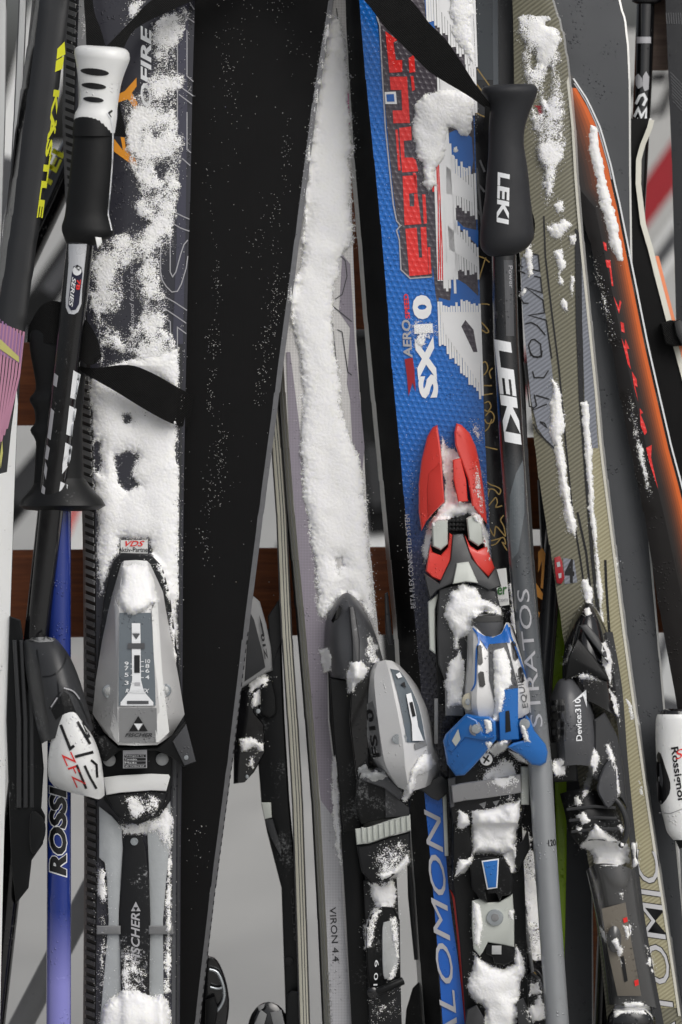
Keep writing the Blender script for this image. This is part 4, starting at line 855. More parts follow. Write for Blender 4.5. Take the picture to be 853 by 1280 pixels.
pole(t, [(y, ax(y) - (17 - (y - 300) * .0022), ax(y) + (17 - (y - 300) * .0022), 52 - (y - 300) * .058) for y in (290, 500, 800, 1280, 1800, 2140)], blackg, 52, n=28)
ell(t, 'basket', [(2040, ax(2040) - 45, ax(2040) + 45), (2050, ax(2050) - 48, ax(2050) + 48), (2054, ax(2054) - 20, ax(2054) + 20)], black, -50)
ell(t, 'collar', [(303, 82.5, 118.5), (312, 82, 118), (370, 77, 110.5), (372, 77.5, 110)], white, 52, 1.01, 28) if False else None
decal(t, 'label_panel', [[(86, 305), (109, 305), (103, 360), (102, 380), (98, 390), (93, 393), (86, 392), (82.5, 384), (82.5, 372), (86, 330)]], mat('satin_silver_print', (206, 208, 212), .3, metal=.3, bump=.02), on='surf', lift=.4, step=2); decal(t, 'label_panel', [[(90, 342), (92, 333), (97, 331), (102, 334), (103.5, 342), (99, 380), (95, 387), (89, 388), (85.5, 382), (86, 374)]], navyp, on='surf', lift=.8, step=2)
decal(t, 'logo', [[(96.5 + 5.6 * math.cos(a), 338.5 + 5.8 * math.sin(a)) for a in np.linspace(0, 6.28, 20, False)]], wprint, on='surf', lift=1.1); text(t, 'K2', (94, 334.5), (5, 4), (3.5, -3.5), kprint, on='surf', lift=1.4, bold=.03)
text(t, 'SERIES', (90.5, 346), (-4.5, 37), (5, .6), wprint, on='surf', lift=1.1, bold=.02, shear=.3); text(t, '78', (96.5, 349), (-1.5, 13), (5, .6), rprint, on='surf', lift=1.1, bold=.03)
for P in ([(92, 463), (101, 468), (98.5, 482), (97, 481), (95, 499.5), (88, 497)], [(87, 507), (96, 511), (93.5, 526), (92.5, 525), (90.5, 546), (83, 543)], [(82, 553), (90.5, 558), (88.5, 573), (86, 582), (78, 592.5), (78.5, 579), (86.5, 571), (80.5, 566.5)], [(76, 602), (85, 606), (83, 622), (74, 616.5)], [(68, 466), (73, 470), (71, 484), (66.5, 481)], [(64, 510), (68, 514), (63.5, 550), (59.3, 547)], [(58.5, 556), (62.5, 560), (60, 575), (56, 573)], [(57, 577), (59.5, 585), (57.5, 600), (55, 590)], [(53, 606), (57, 610), (55, 624), (51, 620)]): decal(t, 'lettering', [P], gprint if P[0][0] < 70 else wprint, on='surf', lift=.5, step=2)
g = ell(t, 'grip', [(138, 98, 146), (146, 93, 144), (170, 92, 143), (200, 89, 142), (230, 86, 140), (255, 83, 137), (270, 81, 137), (280, 78, 140), (288, 77.5, 143), (296, 80, 140), (303, 83, 124), (307, 85, 119)], rubber, 52, .82, 30, sm=3)
ell(t, 'grip_cap', [(57.5, 108, 146), (59, 99, 156), (63, 94, 161), (70, 93, 162.5), (76, 94.5, 161.5), (90, 96.5, 156), (105, 98.5, 151.5), (120, 99.5, 149), (135, 98, 147), (146, 93, 146.5), (165, 92.5, 143.8)], white, 52, .84, 30, sm=3, slope=.06)
ell(t, 'grip_sleeve', [(141, 99.5, 138.5), (146, 94, 141.5), (156, 91.6, 142.2), (170, 90.6, 142.6)], rubber, 53, .86, 30, sm=2)
for (cx, cy, a, b) in ((118.5, 90, 18, 4.4), (117.5, 107.5, 15.5, 3.8), (117, 124.5, 13, 3.4)): decal(t, 'vent_slot', [[(cx + a * math.cos(u), cy + .1 * a * math.cos(u) + b * math.sin(u)) for u in np.linspace(0, 6.283, 18, False)]], kprint, on='surf', lift=.5, step=4)
stroke(t, 'piping', [[(134, 141), (139, 148), (141.5, 160), (141, 200), (138, 240), (135.5, 268), (140, 288)]], 1.6, wprint, on='surf', lift=.6, step=2)
text(t, 'L', (135, 141), (4, 6), (5, -4), kprint, on='surf', lift=.7, bold=.03); plate(t, 'wedge', [(119, 296), (127, 297), (128, 303), (122, 311)], 68, 5, white, .8)
ribbon(t, 'strap', [(103, -60, 30), (105, 0, 36), (107, 30, 42), (108, 58, 46)], [(112, -60, 30), (117, 8, 36), (126, 36, 42), (133, 60, 48)], 1.8, web)
ribbon(t, 'strap', [(300, -60, 10), (215, -14, 22), (186, 3, 30), (166, 24, 36), (134, 57, 48)], [(330, -45, 10), (243, 0, 22), (212, 14, 30), (170, 36, 36), (154, 62, 46)], 1.8, web); ribbon(t, 'strap', [(147, 128, 40), (148, 145, 38), (143, 170, 36)], [(149, 128, 40), (154, 148, 34), (158, 171, 30)], 1.8, web)

# ------------------------------------------------------------------ Salomon race pair
t = T('black_base_ski', 'ski showing a narrow strip of black base with a bright steel edge', 'ski', B(590, -60))
LA = [(-150, 426), (0, 431), (100, 437), (200, 443), (300, 452), (400, 459.5), (500, 469), (600, 479), (700, 488.5), (800, 498), (900, 504), (1000, 511), (1100, 518), (1200, 525), (1280, 531)]
SL = [(-150, 437), (0, 449), (100, 457.5), (200, 468), (280, 476), (380, 484.5), (460, 490), (560, 500), (620, 505), (720, 514), (830, 524), (900, 529), (1000, 534), (1100, 541), (1200, 547), (1280, 552)]
sl = lambda y: np.interp(y, [a for a, b in SL], [b for a, b in SL]); la = lambda y: np.interp(y, [a for a, b in LA], [b for a, b in LA])
ski(t, [(y, la(y), sl(y) + 3) for y in (-150, 0, 100, 200, 300, 400, 500, 600, 700, 800, 900, 1000, 1100, 1200, 1280)], -40, 14, dict(face=base_b, side=black, sl=steel_w, back=dgrey, edge=steel_w), face='base', crown=0, edge=2.2, dwx=36, tip=-1, dx=-5)
plate(t, 'brake_arm', [(481, 742), (485, 740), (491, 800), (491, 806), (486, 806), (482, 790)], -52, 8, dgrey2, 1.5)
for yq in (1000, 1090): pass
plate(t, 'heel_unit', [(508, 1262), (516, 1235), (526, 1225), (532, 1290), (506, 1290)], -66, 20, black, 2); plate(t, 'toe_tail', [(508, 1040), (516, 1060), (520, 1120), (526, 1200), (518, 1200), (510, 1120)], -66, 14, dgrey, 1.5)

t = SA = T('race_ski', 'blue race ski with red and white lettering, red toe piece and blue heel', 'ski', B(640, 0))
SR = [(y, x, r) for (y, x), r in zip(SL, [587, 590, 592, 595, 597, 600.5, 603, 607, 610, 616, 622, 627, 636, 646, 654, 660])]
ski(t, SR, 0, 17, dict(face=hexa_topsheet(), side=whiteside, sl=dgrey2, sr=whiteside, back=base_b), dx=0, crown=1.)
for m_ in (charcoal,): hexbump(m_, .45)
hexbump(rprint, .3); hexbump(wprint, 0.0) if False else None
ch = mat('hex_white_print', (240, 241, 242), .32, bump=.03, coat=.3); 
on = 1.0
decal(t, 'panel', [[(462, -120), (472, 22), (476, 60), (480, 110), (486, 180), (492, 240), (497, 278), (500, 290), (502, 338), (513, 348), (541, 346), (541, 330), (545, 370), (552, 400), (560, 440), (580, 440), (601, 490), (597, 330), (593, 180), (589, 0), (586, -120)]], charcoal, on=on)
for P_ in ([(522, -120), (531, 0), (536, 60), (546, 60), (540, -10), (536, -120)], [(560, 190), (562, 166), (575, 160), (590, 172), (592, 200), (589, 218), (576, 222), (564, 212)], [(562, 275), (580, 290), (598, 308), (598, 288), (580, 284), (570, 274)], [(565, 345), (582, 355), (600, 372), (601, 396), (560, 402), (548, 380), (549, 372), (563, 376)]): decal(t, 'panel', [P_], blue2, on=on, lift=.6)
stroke(t, 'outline', [[(471, 20), (475, 32), (478, 90), (482, 160), (487, 210), (492, 256), (496, 276), (501, 282), (496, 288), (499.5, 300), (501.5, 337), (513, 348), (540, 346)]], 1.6, gprint, on=on, lift=.7)
decal(t, 'square_mark', [[(481, 115), (495, 114.5), (496.5, 130), (482, 130)]], ch, on=on, lift=.7); decal(t, 'square_mark', [[(483, 118), (492.5, 117.5), (493.5, 127), (484, 127)]], blue2, on=on, lift=1.)
RL = [[(482, 39), (497, 50), (492, 53), (495, 75), (503, 75), (503, 90), (487, 91)], [(487.5, 96), (509, 95.7), (512.6, 153.6), (492, 154), (491, 138), (503, 138), (502, 112.5), (488.5, 112.5)], [(499, 160), (514, 158), (515, 175), (505, 176), (506, 197), (516, 197), (520, 200), (523, 214), (503, 215.5)], [(503.5, 220), (521, 219), (522, 241), (517.5, 241), (511.5, 242), (512.5, 258), (518, 258), (518, 242), (522, 242), (527, 280), (506, 281.5)], [(507, 286), (521, 284.5), (524, 322), (528, 322), (526, 284), (533, 283.5), (536, 343), (512, 345)], [(494.5, 162), (497.5, 162), (501, 213), (498, 213)], [(511, 73), (518, 68), (519.5, 90), (512, 91)], [(513.5, 95), (517, 95), (519, 112), (515.5, 114)], [(528, 243), (532, 243), (534, 279), (530, 280)], [(535, 309), (538, 309), (539.5, 342), (536.5, 343)], [(534, 206), (545, 204), (549, 238), (541, 240)], [(516, 216), (520, 216), (521, 240)]]
for P in RL: decal(t, 'lettering', [P], rprint, on=on, lift=.7)
for k, (a, b) in enumerate(((545, 175), (547.5, 190), (550, 250))): stroke(t, 'pinstripe', [[(a, b), (a + 3, b + 60), (a + 3.5, 350)]], 1.4, rprint, on=on, lift=1.1)
# big white letters broken into bars at their ends
def bars(x0, x1, top, bot, wbar=2.3, gap=3.6, jag=9):
    x = x0; out = []
    while x < x1:
        a, b = top(x) - random.uniform(0, jag), bot(x) + random.uniform(0, jag); sh = (b - a) * .035
        out.append([(x, a), (x + wbar, a), (x + wbar + sh, b), (x + sh, b)]); x += gap
    return out
def L2(x0, y0, x1, y1): return lambda x: y0 + (x - x0) * (y1 - y0) / (x1 - x0)
BARS = [(542, 566, lambda x: 180 + abs(x - 556) * 2, lambda x: 352 - abs(x - 550) * .6, 3.1, 3.2, 26), (556, 593, L2(556, 196, 596, 226), L2(556, 252, 596, 264), 2.7, 3.3, 13), (556, 597, L2(556, 272, 598, 312), L2(556, 322, 598, 342), 2.7, 3.3, 11), (547, 600, lambda x: 384, L2(548, 424, 600, 496), 2.8, 3.2, 10), (530, 590, lambda x: -60, L2(532, 20, 590, 84), 2.9, 3.3, 12), (546, 593, lambda x: 88, L2(550, 150, 592, 140), 2.9, 3.3, 10)]
SOLID = [[(554, 150), (560, 152), (566, 250), (570, 345), (560, 350), (556, 260)], [(558, 208), (576, 222), (592, 236), (593, 254), (576, 246), (558, 242)], [(560, 282), (580, 300), (597, 322), (598, 334), (580, 322), (562, 312)], [(552, 390), (600, 390), (601, 482), (580, 450), (556, 416)], [(545, -60), (590, -60), (591, 70), (575, 48), (550, 12)], [(552, 92), (593, 96), (593, 136), (552, 146)]]
for P in SOLID: decal(t, 'lettering_body', [P], ch, on=on, lift=1.12)
for bs_ in BARS:
    for P in bars(*bs_[:4], wbar=bs_[4], gap=bs_[5], jag=bs_[6]): decal(t, 'lettering_bar', [P], ch, on=on, lift=random.choice((.9, 1.0)))
decal(t, 'lettering_counter', [[(577, 408), (582, 400), (592, 412), (597, 440), (592, 440)]], charcoal, on=on, lift=1.25)
text(t, 'SX', (549, 497), (-7, -77), (-24, 1.5), ch, on=on, lift=.8, bold=.05); text(t, '10', (542, 416), (-3, -48), (-24, 1.5), ch, on=on, lift=.8, bold=.06)
text(t, 'AERO', (516, 447), (-3, -48), (-11, 1), gprint, on=on, lift=.8, bold=.03, shear=.1); text(t, 'SPEED', (513, 398), (-2.5, -31), (-6, .5), rprint, on=on, lift=.8, bold=.03)
decal(t, 'logo', [[(506, 449), (516, 447), (518, 460), (520, 490), (516, 478), (511, 495), (509, 470)]], dred, on=on, lift=.8)
text(t, 'BETA FLEX CONNECTED SYSTEM', (520, 760), (-8, -117), (-6, .5), gprint, on=on, lift=.6, bold=.0)
# blue lettered side band below the heel
ribbon(t, 'lettered_side_panel', [(530, 985, 3), (537, 1060, 3), (543, 1130, 3), (549, 1210, 3), (555, 1300, 3)], [(552, 985, 4), (557, 1060, 4), (563, 1130, 4), (574, 1210, 4), (583, 1300, 4)], 2, mat('blue_lacquer_panel', (22, 92, 182), .3, coat=.5, bump=.15, bs=400)); text(t, 'SALOMON', (577, 1345), (-27, -335), (-20, 1.5), gprint, on=4.1, lift=.5, bold=0., shear=.25)
ribbon(t, 'red_trim', [(562, 1112, 2), (567, 1130, 2), (574, 1200, 2), (580, 1300, 2)], [(563, 1112, 3), (570, 1130, 3), (577, 1200, 3), (584, 1300, 3)], 3, red)
plate(t, 'side_rail', [(553, 985), (558, 985), (561, 1070), (556, 1070)], 7, 6, pale, .8)
# toe piece
plate(t, 'toe_wing', [(547, 531), (541, 534), (534, 546), (527, 575), (523.5, 605), (523.5, 640), (527, 664), (533, 652), (543, 640), (556, 628), (554, 600), (552.5, 572), (550, 550)], 18, 18, red, 3, tilt=(.25, .05)); plate(t, 'wing_panel', [(551, 577), (536, 592), (534, 612), (535, 648), (545, 638), (555, 627), (553, 600)], 21, 6, red, 1.2, tilt=(.25, .05))
plate(t, 'toe_wing', [(570.5, 529), (577, 531), (587, 541), (595, 558), (600, 580), (604, 606), (608, 640), (609, 655), (598, 642), (590, 632), (585, 600), (574, 570), (569, 556), (568, 540)], 18, 18, red, 3, tilt=(-.2, .05)); plate(t, 'wing_panel', [(566, 575), (576, 572), (583, 600), (585, 627), (573, 628), (567, 600)], 20, 10, red, 1.6); 
plate(t, 'toe_base', [(540, 640), (560, 628), (588, 628), (606, 645), (612, 690), (540, 700)], 8, 8, black, 1.5)
plate(t, 'post', [(540, 655), (548, 650), (560, 650), (560, 680), (551, 688), (541, 683)], 26, 22, pale, 2.5); plate(t, 'post', [(583, 648), (594, 642), (602, 655), (604, 678), (598, 683), (586, 675)], 26, 22, pale, 2.5)
for i in range(5):
    for j in range(3): disc(t, 'rubber_stud', (562.5 + i * 4.6, 651 + j * 5.2), 2.7, 17, 6, black, n=8, bev=.7)
plate(t, 'toe_claw', [(538, 680), (541, 690), (551, 694), (560, 684), (562, 666), (567, 670), (564, 700), (552, 727), (540, 722), (532, 714)], 24, 18, red, 2.5, tilt=(.1, .08)); plate(t, 'toe_claw', [(581, 668), (588, 682), (597, 688), (605, 684), (606, 674), (613, 695), (619, 711), (611, 722), (595, 706), (586, 690)], 24, 18, red, 2.5, tilt=(-.1, .08))
plate(t, 'claw_bridge', [(566, 668), (579, 667), (590, 698), (610, 722), (620, 708), (627, 733), (612, 738), (592, 728), (568, 728), (547, 738), (537, 749), (530, 716), (549, 729), (563, 700)], 28, 18, dgrey, 1.8, tilt=(0, .05)); plate(t, 'wedge', [(571, 704), (586, 702), (598, 729), (583, 727), (566, 730)], 31, 8, pale, 1.4, tilt=(0, .1))
plate(t, 'toe_block', [(548, 736), (566, 731), (598, 730), (620, 738), (626, 760), (628, 800), (560, 860), (548, 830), (546, 790)], 24, 20, dgrey, 2.5); plate(t, 'side_bumper', [(535, 752), (549, 741), (544, 762), (545, 818), (537, 812)], 20, 20, pale, 2)
plate(t, 'spring_block', [(545, 770), (556, 768), (564, 790), (568, 830), (566, 880), (548, 880), (545, 830)], 14, 14, black, 2); plate(t, 'spring_cover', [(556, 850), (578, 812), (582, 850), (580, 895), (557, 895)], 22, 18, mgrey, 2); box(t, 'side_tab', 543, 873, 548, 930, 14, 10, mgrey, 1)
ell(t, 'adjuster_cap', [(772, 591, 628), (776, 590, 629), (789, 591, 630), (798, 594, 628)], dgrey2, 34, .7, 24); ell(t, 'adjuster_cap_rim', [(768, 595, 625), (770, 590, 629), (776, 589.5, 629.5), (778, 591, 628)], clear2, 34.5, .72, 24)
heelr = [[(583, 790, 20), (592, 782, 40), (608, 796, 44), (626, 792, 44), (633, 778, 40), (641, 782, 20)], [(583, 820, 20), (592, 815, 50), (610, 815, 52), (634, 812, 52), (645, 810, 48), (652, 812, 20)], [(581, 850, 20), (592, 848, 56), (612, 848, 56), (642, 846, 56), (654, 845, 52), (661, 846, 20)], [(579, 878, 20), (590, 876, 58), (612, 878, 58), (646, 874, 58), (659, 872, 54), (666, 874, 20)], [(582, 893, 20), (594, 896, 52), (612, 900, 54), (648, 898, 54), (658, 893, 48), (666, 888, 20)]]
loft(t, 'heel_housing', heelr, silver, 12, nu=3, nv=3)
decal(t, 'trim_panel', [[(590, 784), (598, 790), (606, 795), (618, 796), (627, 792), (634, 779), (637, 786), (638, 803), (612, 805), (609, 812), (608, 803), (600, 792), (593, 788)]], blue2, on='surf', lift=.9, step=2)
stroke(t, 'trim_line', [[(591, 785), (597, 793), (599, 803), (596, 812), (595, 840), (594, 855), (589, 864)], [(637, 784), (639, 796), (646, 812), (655, 838), (663, 856)]], 2.2, blue2, on='surf', lift=1.0, sm=3, step=2)
for P in ([(596, 808), (599, 806), (602, 807), (604, 828), (602, 831), (598, 830)], [(598, 842), (601, 839), (605, 840), (607, 856), (604, 859), (600, 858)], [(639, 803), (642, 801), (645, 804), (648, 823), (645, 826), (642, 823)], [(648, 836), (651, 833), (654, 836), (656, 851), (653, 854), (650, 851)]): decal(t, 'slot', [P], kprint, on='surf', lift=1.2, step=2)
decal(t, 'window', [[(611, 806), (634, 803), (648, 858), (646, 880), (620, 884), (612, 850)]], dgrey2, on='surf', lift=.9, step=2)
plate(t, 'release_slider', [(622, 872), (630, 862), (648, 860), (648, 900), (649, 924), (625, 926), (624, 900)], 62, 14, bluep, 1.2); plate(t, 'slider_slot', [(632, 889), (637, 888), (639, 914), (632, 916)], 62.6, 2, kprint, .4)
text(t, 'EQUIPE', (662, 884), (-9, -44), (-8, 1), dgrey2, on='surf', lift=.7, bold=0) ; disc(t, 'pivot', (586, 877), 8.5, 52, 18, mat('cream_plastic', (190, 184, 164), .35), ry=11, dome=2); disc(t, 'pivot_screw', (585, 877), 3.2, 55.6, 2, metal, ry=4)
plate(t, 'heel_wing', [(583, 892), (600, 895), (612, 895), (620, 901), (621, 924), (606, 942), (592, 958), (581, 969), (570, 970), (559, 955), (554, 926), (557, 918), (567, 908)], 58, 34, bluep, 4, tilt=(.2, -.1)); plate(t, 'wing_rib', [(584, 894), (596, 900), (604, 918), (618, 921), (606, 926), (582, 922), (566, 940), (558, 938), (562, 916)], 61, 8, bluep, 2.2, tilt=(.22, -.1)); decal(t, 'window', [[(573, 911), (576, 924), (570, 933), (565, 926)]], pale, on='surf', lift=.7)
plate(t, 'heel_wing', [(657, 893), (663, 899), (668, 913), (682, 930), (685, 940), (683, 953), (676, 957.5), (665, 956), (651, 944), (634, 934), (642, 928), (655, 925), (656, 908)], 60, 30, bluep, 4, tilt=(-.15, -.1))
plate(t, 'axle_yoke', [(612, 899), (660, 895), (661, 915), (648, 927), (624, 928), (614, 920)], 52, 22, bluep, 2.5); disc(t, 'bolt_seat', (595.5, 911), 9, 63, 6, silver_d); disc(t, 'bolt', (595.5, 911), 6.2, 65.5, 5, metal, bev=1); disc(t, 'bolt', (656, 905), 7, 64, 5, metal, bev=1)
disc(t, 'screw', (608, 949), 8, 44, 8, white, bev=1); stroke(t, 'screw_cross', [[(604, 946), (612, 952)], [(611, 944), (605, 954)]], 2, kprint, on=44, lift=.4)
plate(t, 'heel_base', [(562, 950), (650, 935), (656, 1010), (650, 1030), (566, 1030), (560, 990)], 24, 22, black_d, 2); box(t, 'side_tab', 651, 958, 662, 1006, 26, 20, pale, 2); 
plate(t, 'clamp_bar', [(564, 982), (575, 979), (610, 974), (651, 967), (652, 991), (612, 997), (580, 1001), (566, 1004)], 34, 14, silver_d, 1.8, tilt=(0, -.1)); plate(t, 'clamp_end', [(560, 973), (570, 971), (568, 1008), (563, 1010)], 30, 10, dgrey2, 1.2)
decal(t, 'logo', [[(599, 1005), (608, 1002), (606, 1011)], [(616, 1002), (625, 1000), (620, 1008)]], mgrey, on=24, lift=.5)
plate(t, 'binding_plate', [(562, 1020), (652, 1018), (656, 1100), (662, 1300), (584, 1300), (575, 1180), (566, 1100)], 12, 12, black, 1.5)
plate(t, 'plate_shoulder', [(566, 1028), (586, 1024), (590, 1060), (588, 1080), (566, 1100)], 20, 12, black, 2.5); plate(t, 'plate_shoulder', [(640, 1060), (654, 1050), (660, 1035), (663, 1060), (648, 1090)], 20, 12, black, 2.5)
plate(t, 'brake_pedal', [(588, 1084), (592, 1075), (610, 1071), (630, 1073), (637, 1085), (642, 1100), (640, 1118), (628, 1120), (625, 1127), (618, 1112), (606, 1112), (610, 1128), (600, 1124), (590, 1110)], 26, 18, black, 2); plate(t, 'pedal_insert', [(602, 1076), (624, 1073), (622, 1110), (609, 1112)], 28, 4, wprint, .5); plate(t, 'pedal_insert', [(604, 1077.5), (622.5, 1075), (620.5, 1109), (610.5, 1110)], 28.6, 3, bluep, .5); text(t, 'FREE', (611, 1117), (10, -1), (0, -4), kprint, on=26, lift=.6, bold=.03)
plate(t, 'heel_carriage', [(590, 1126), (600, 1123), (610, 1128), (625, 1127), (641, 1117), (643, 1150), (643, 1184), (630, 1181), (610, 1178), (604, 1190), (600, 1195), (592, 1186), (590, 1160)], 22, 12, pale, 2); disc(t, 'bolt', (619, 1147), 10.5, 24.5, 5, metal, bev=1.2); disc(t, 'bolt_recess', (619, 1147), 5, 25.2, 2, mgrey)
plate(t, 'track_frame', [(606, 1180), (628, 1180), (643, 1182), (643, 1200), (632, 1206), (618, 1204), (616, 1196), (608, 1192)], 20, 8, black, 1.5); box(t, 'track_window', 615, 1182, 627, 1193, 21.5, 2, ice, .4)
plate(t, 'tail_unit', [(584, 1262), (596, 1256), (604, 1270), (606, 1300), (578, 1300)], 26, 16, dgrey, 2); plate(t, 'tail_unit', [(646, 1252), (654, 1247), (664, 1270), (670, 1300), (650, 1300)], 26, 16, dgrey, 2)

# ------------------------------------------------------------------ black ski with gold scrollwork
t = T('scrollwork_ski', 'glossy black ski with thin gold scroll drawings, half hidden behind the grey pole', 'ski', B(720, -48))
ski(t, [(-100, 572, 640), (0, 575, 641.5), (110, 578, 643), (320, 584, 650), (560, 597, 660), (700, 604, 668), (900, 618, 684), (1100, 634, 698), (1280, 648, 712)], -44, 14, dict(face=blackg, side=dgrey2, back=base_b), crown=.8, dx=0)
decal(t, 'print_band', [[(595, -60), (615, -60), (617, 100), (597, 100)]], mat('teal_black_print', (44, 52, 58), .3, coat=.4), on=-43.2); decal(t, 'print_band', [[(615.5, -60), (622, -60), (624, 200), (617.5, 200)]], mat('slate_edge_print', (86, 92, 98), .35), on=-43.2); decal(t, 'print_band', [[(623, -60), (641, -60), (644, 200), (625, 200)]], dgrey, on=-43.2)
sc = [[(597, 86), (612, 107)], [(592, 100), (606, 118)], [(594, 140), (606, 146), (612, 144)], [(598, 352), (606, 326), (608, 322)], [(598, 320), (606, 323), (612, 328)], [(600, 380), (608, 380), (612, 381)], [(601, 402), (607, 408), (611, 414), (608, 416), (602, 412)], [(602, 455), (607, 452), (610, 460), (606, 468), (602, 468)], [(616, 460), (612, 465), (614, 473)], [(604, 482), (615, 482)], [(603, 494), (616, 492)], [(606, 504), (611, 502), (614, 508), (610, 514), (606, 512)], [(607, 520), (613, 514), (618, 520), (616, 528), (609, 529), (606, 524)], [(604, 540), (610, 536), (615, 524)], [(605, 558), (622, 562)], [(608, 602), (614, 606), (620, 608), (626, 612), (624, 618), (618, 612), (612, 612), (610, 622)], [(611, 632), (616, 626), (620, 622), (622, 628), (620, 634), (628, 632)], [(612, 660), (618, 670), (620, 658), (628, 666), (632, 670), (630, 658), (626, 650), (630, 644)], [(614, 676), (622, 674), (630, 672), (632, 680), (628, 678), (634, 688)], [(612, 682), (620, 680), (626, 673)]]
stroke(t, 'scroll_line', sc, 1.5, gold, on=-43.1, lift=.3, sm=3)
stroke(t, 'scroll_line', [[(596, 210), (600, 250), (604, 300)], [(600, 200), (606, 215)], [(598, 230), (606, 240)], [(596, 262), (606, 275)]], 2.6, dgrey2, on=-43.1, lift=.3, sm=3)
decal(t, 'sticker', [[(618, 712), (633, 710), (637, 756), (624, 758)]], white, on=-43.2, lift=.4); text(t, 'er', (622, 744), (12, -1), (0, -10), mat('green_print', (60, 110, 60), .4), on=-43, lift=.7, bold=.02); text(t, '.com', (622, 753), (13, -1), (0, -4), gprint, on=-43, lift=.7, bold=0)
plate(t, 'brake_arm', [(645, 1020), (650, 1030), (652, 1100), (668, 1215), (664, 1216), (648, 1110)], 4, 8, mgrey, 1.5); plate(t, 'heel_unit', [(650, 1232), (664, 1214), (676, 1222), (684, 1250), (690, 1300), (650, 1300)], -6, 34, black_d, 3); tube(t, 'brake_wire', [(663, 1212, -2), (674, 1216, 0), (682, 1240, 0), (690, 1290, -2)], 1.6, blackg)
stroke(t, 'scroll_line', [[(668, 1150), (676, 1170), (684, 1185)], [(668, 1215), (676, 1226), (680, 1218)]], 1.5, gold, on=-43.1, lift=.3, sm=3)

# ------------------------------------------------------------------ LEKI pole
t = T('grey_ski_pole', 'black to grey ski pole with moulded dark grip and white lettering', 'ski pole', (757, 2120, 30))
sh = mat('black_grey_pole_lacquer', (60, 60, 60), .24, coat=.6, bump=.02, var=.05); k_ = NT(sh); tc_ = k_.n('ShaderNodeTexCoord'); sp_ = k_.n('ShaderNodeSeparateXYZ'); k_.l(tc_.outputs['Object'], sp_.inputs[0])
ra_ = k_.n('ShaderNodeValToRGB'); mr_ = k_.n('ShaderNodeMapRange'); mr_.inputs[1].default_value = (2120 - 1000) * S; mr_.inputs[2].default_value = (2120 - 520) * S; k_.l(sp_.outputs['Y'], mr_.inputs[0]); k_.l(mr_.outputs[0], ra_.inputs[0]); k_.l(ra_.outputs[0], k_.b.inputs['Base Color'])
e = ra_.color_ramp.elements; e[0].position = 0; e[0].color = C(150, 152, 154); e[1].position = 1; e[1].color = C(18, 18, 20); x = e.new(.1); x.color = C(112, 114, 116); x = e.new(.3); x.color = C(84, 88, 92); x = e.new(.78); x.color = C(60, 63, 66); x = e.new(.86); x.color = C(22, 22, 24)
al = mat('satin_aluminium_tube', (158, 161, 164), .36, metal=.55, var=.05, bump=.08)
pole(t, [(300, 614.5, 645), (430, 617, 648.5), (560, 625, 655.5), (700, 636, 665), (800, 646, 675), (952, 661, 690)], sh, 30, n=28); pole(t, [(950, 660, 690), (1060, 667, 696), (1280, 682.5, 711.5), (2140, 744, 771)], al, 30, name='lower_shaft', n=28)
ell(t, 'basket', [(2030, 700, 800), (2040, 690, 812), (2046, 735, 775)], black, 30)
decal(t, 'swoosh', [[(654, 575), (645, 592), (637.5, 620), (637, 660), (640, 700), (648, 690), (656, 640), (655, 590)]], mat('slate_pole_print', (96, 102, 106), .25, coat=.6, bump=.02), on='surf', lift=.3, step=3); decal(t, 'pole_panel', [[(630, 325), (641, 325), (643, 420), (633, 420)]], dgrey2, on='surf', lift=.3, step=2)
ell(t, 'grip', [(105, 622, 655), (107, 606, 668), (112, 602, 672), (118, 604, 671.5), (128, 610, 668), (142, 612, 662), (160, 611, 656.5), (180, 611, 655), (200, 610, 658), (222, 608, 661), (245, 606.5, 663), (262, 604, 665), (282, 601, 667), (298, 600, 667), (310, 602, 660), (318, 609, 646), (320, 614, 640)], rubber_g, 34, .8, 32, sm=3, slope=-.03)
text(t, 'LEKI', (622.5, 215), (-1.5, 65), (15, .6), wprint, on='surf', lift=.5, bold=.035, shear=.1, step=3)
text(t, 'LEKI', (617.8, 424), (13.5, 128), (21, 4), wprint, on='surf', lift=.4, bold=.045, step=2.5, label='large white brand letters'); text(t, 'STRATOS', (679, 908), (-18, -172), (-15, 1), gprint, on='surf', lift=.4, bold=.0, step=2.5); text(t, 'Power', (636, 332), (1, 28), (5, 0), gprint, on='surf', lift=.4, bold=0); text(t, '120', (686, 1058), (9.5, -1.2), (-.5, -8), kprint, on='surf', lift=.4, bold=.02)
ribbon(t, 'strap', [(380, -90, 10), (470, -40, 34), (514, 0, 46), (537, 29, 50), (558, 50, 52), (579, 81, 52), (595, 106, 48), (614, 131, 40)], [(300, -90, 10), (400, -50, 34), (455, 0, 44), (483, 36, 48), (517, 70, 50), (540, 92, 50), (586, 120, 46), (612, 139, 38)], 2, web, n=4); ribbon(t, 'strap', [(606, 132, 48), (606, 144, 50), (604, 163, 48)], [(613, 134, 50), (612, 146, 52), (610, 164, 50)], 2, web)
ribbon(t, 'strap_tail', [(655, 255, 40), (664, 262, 36), (669, 280, 30), (667, 300, 26)], [(655, 258, 38), (662, 266, 34), (665, 282, 28), (660, 305, 24)], 2, black)

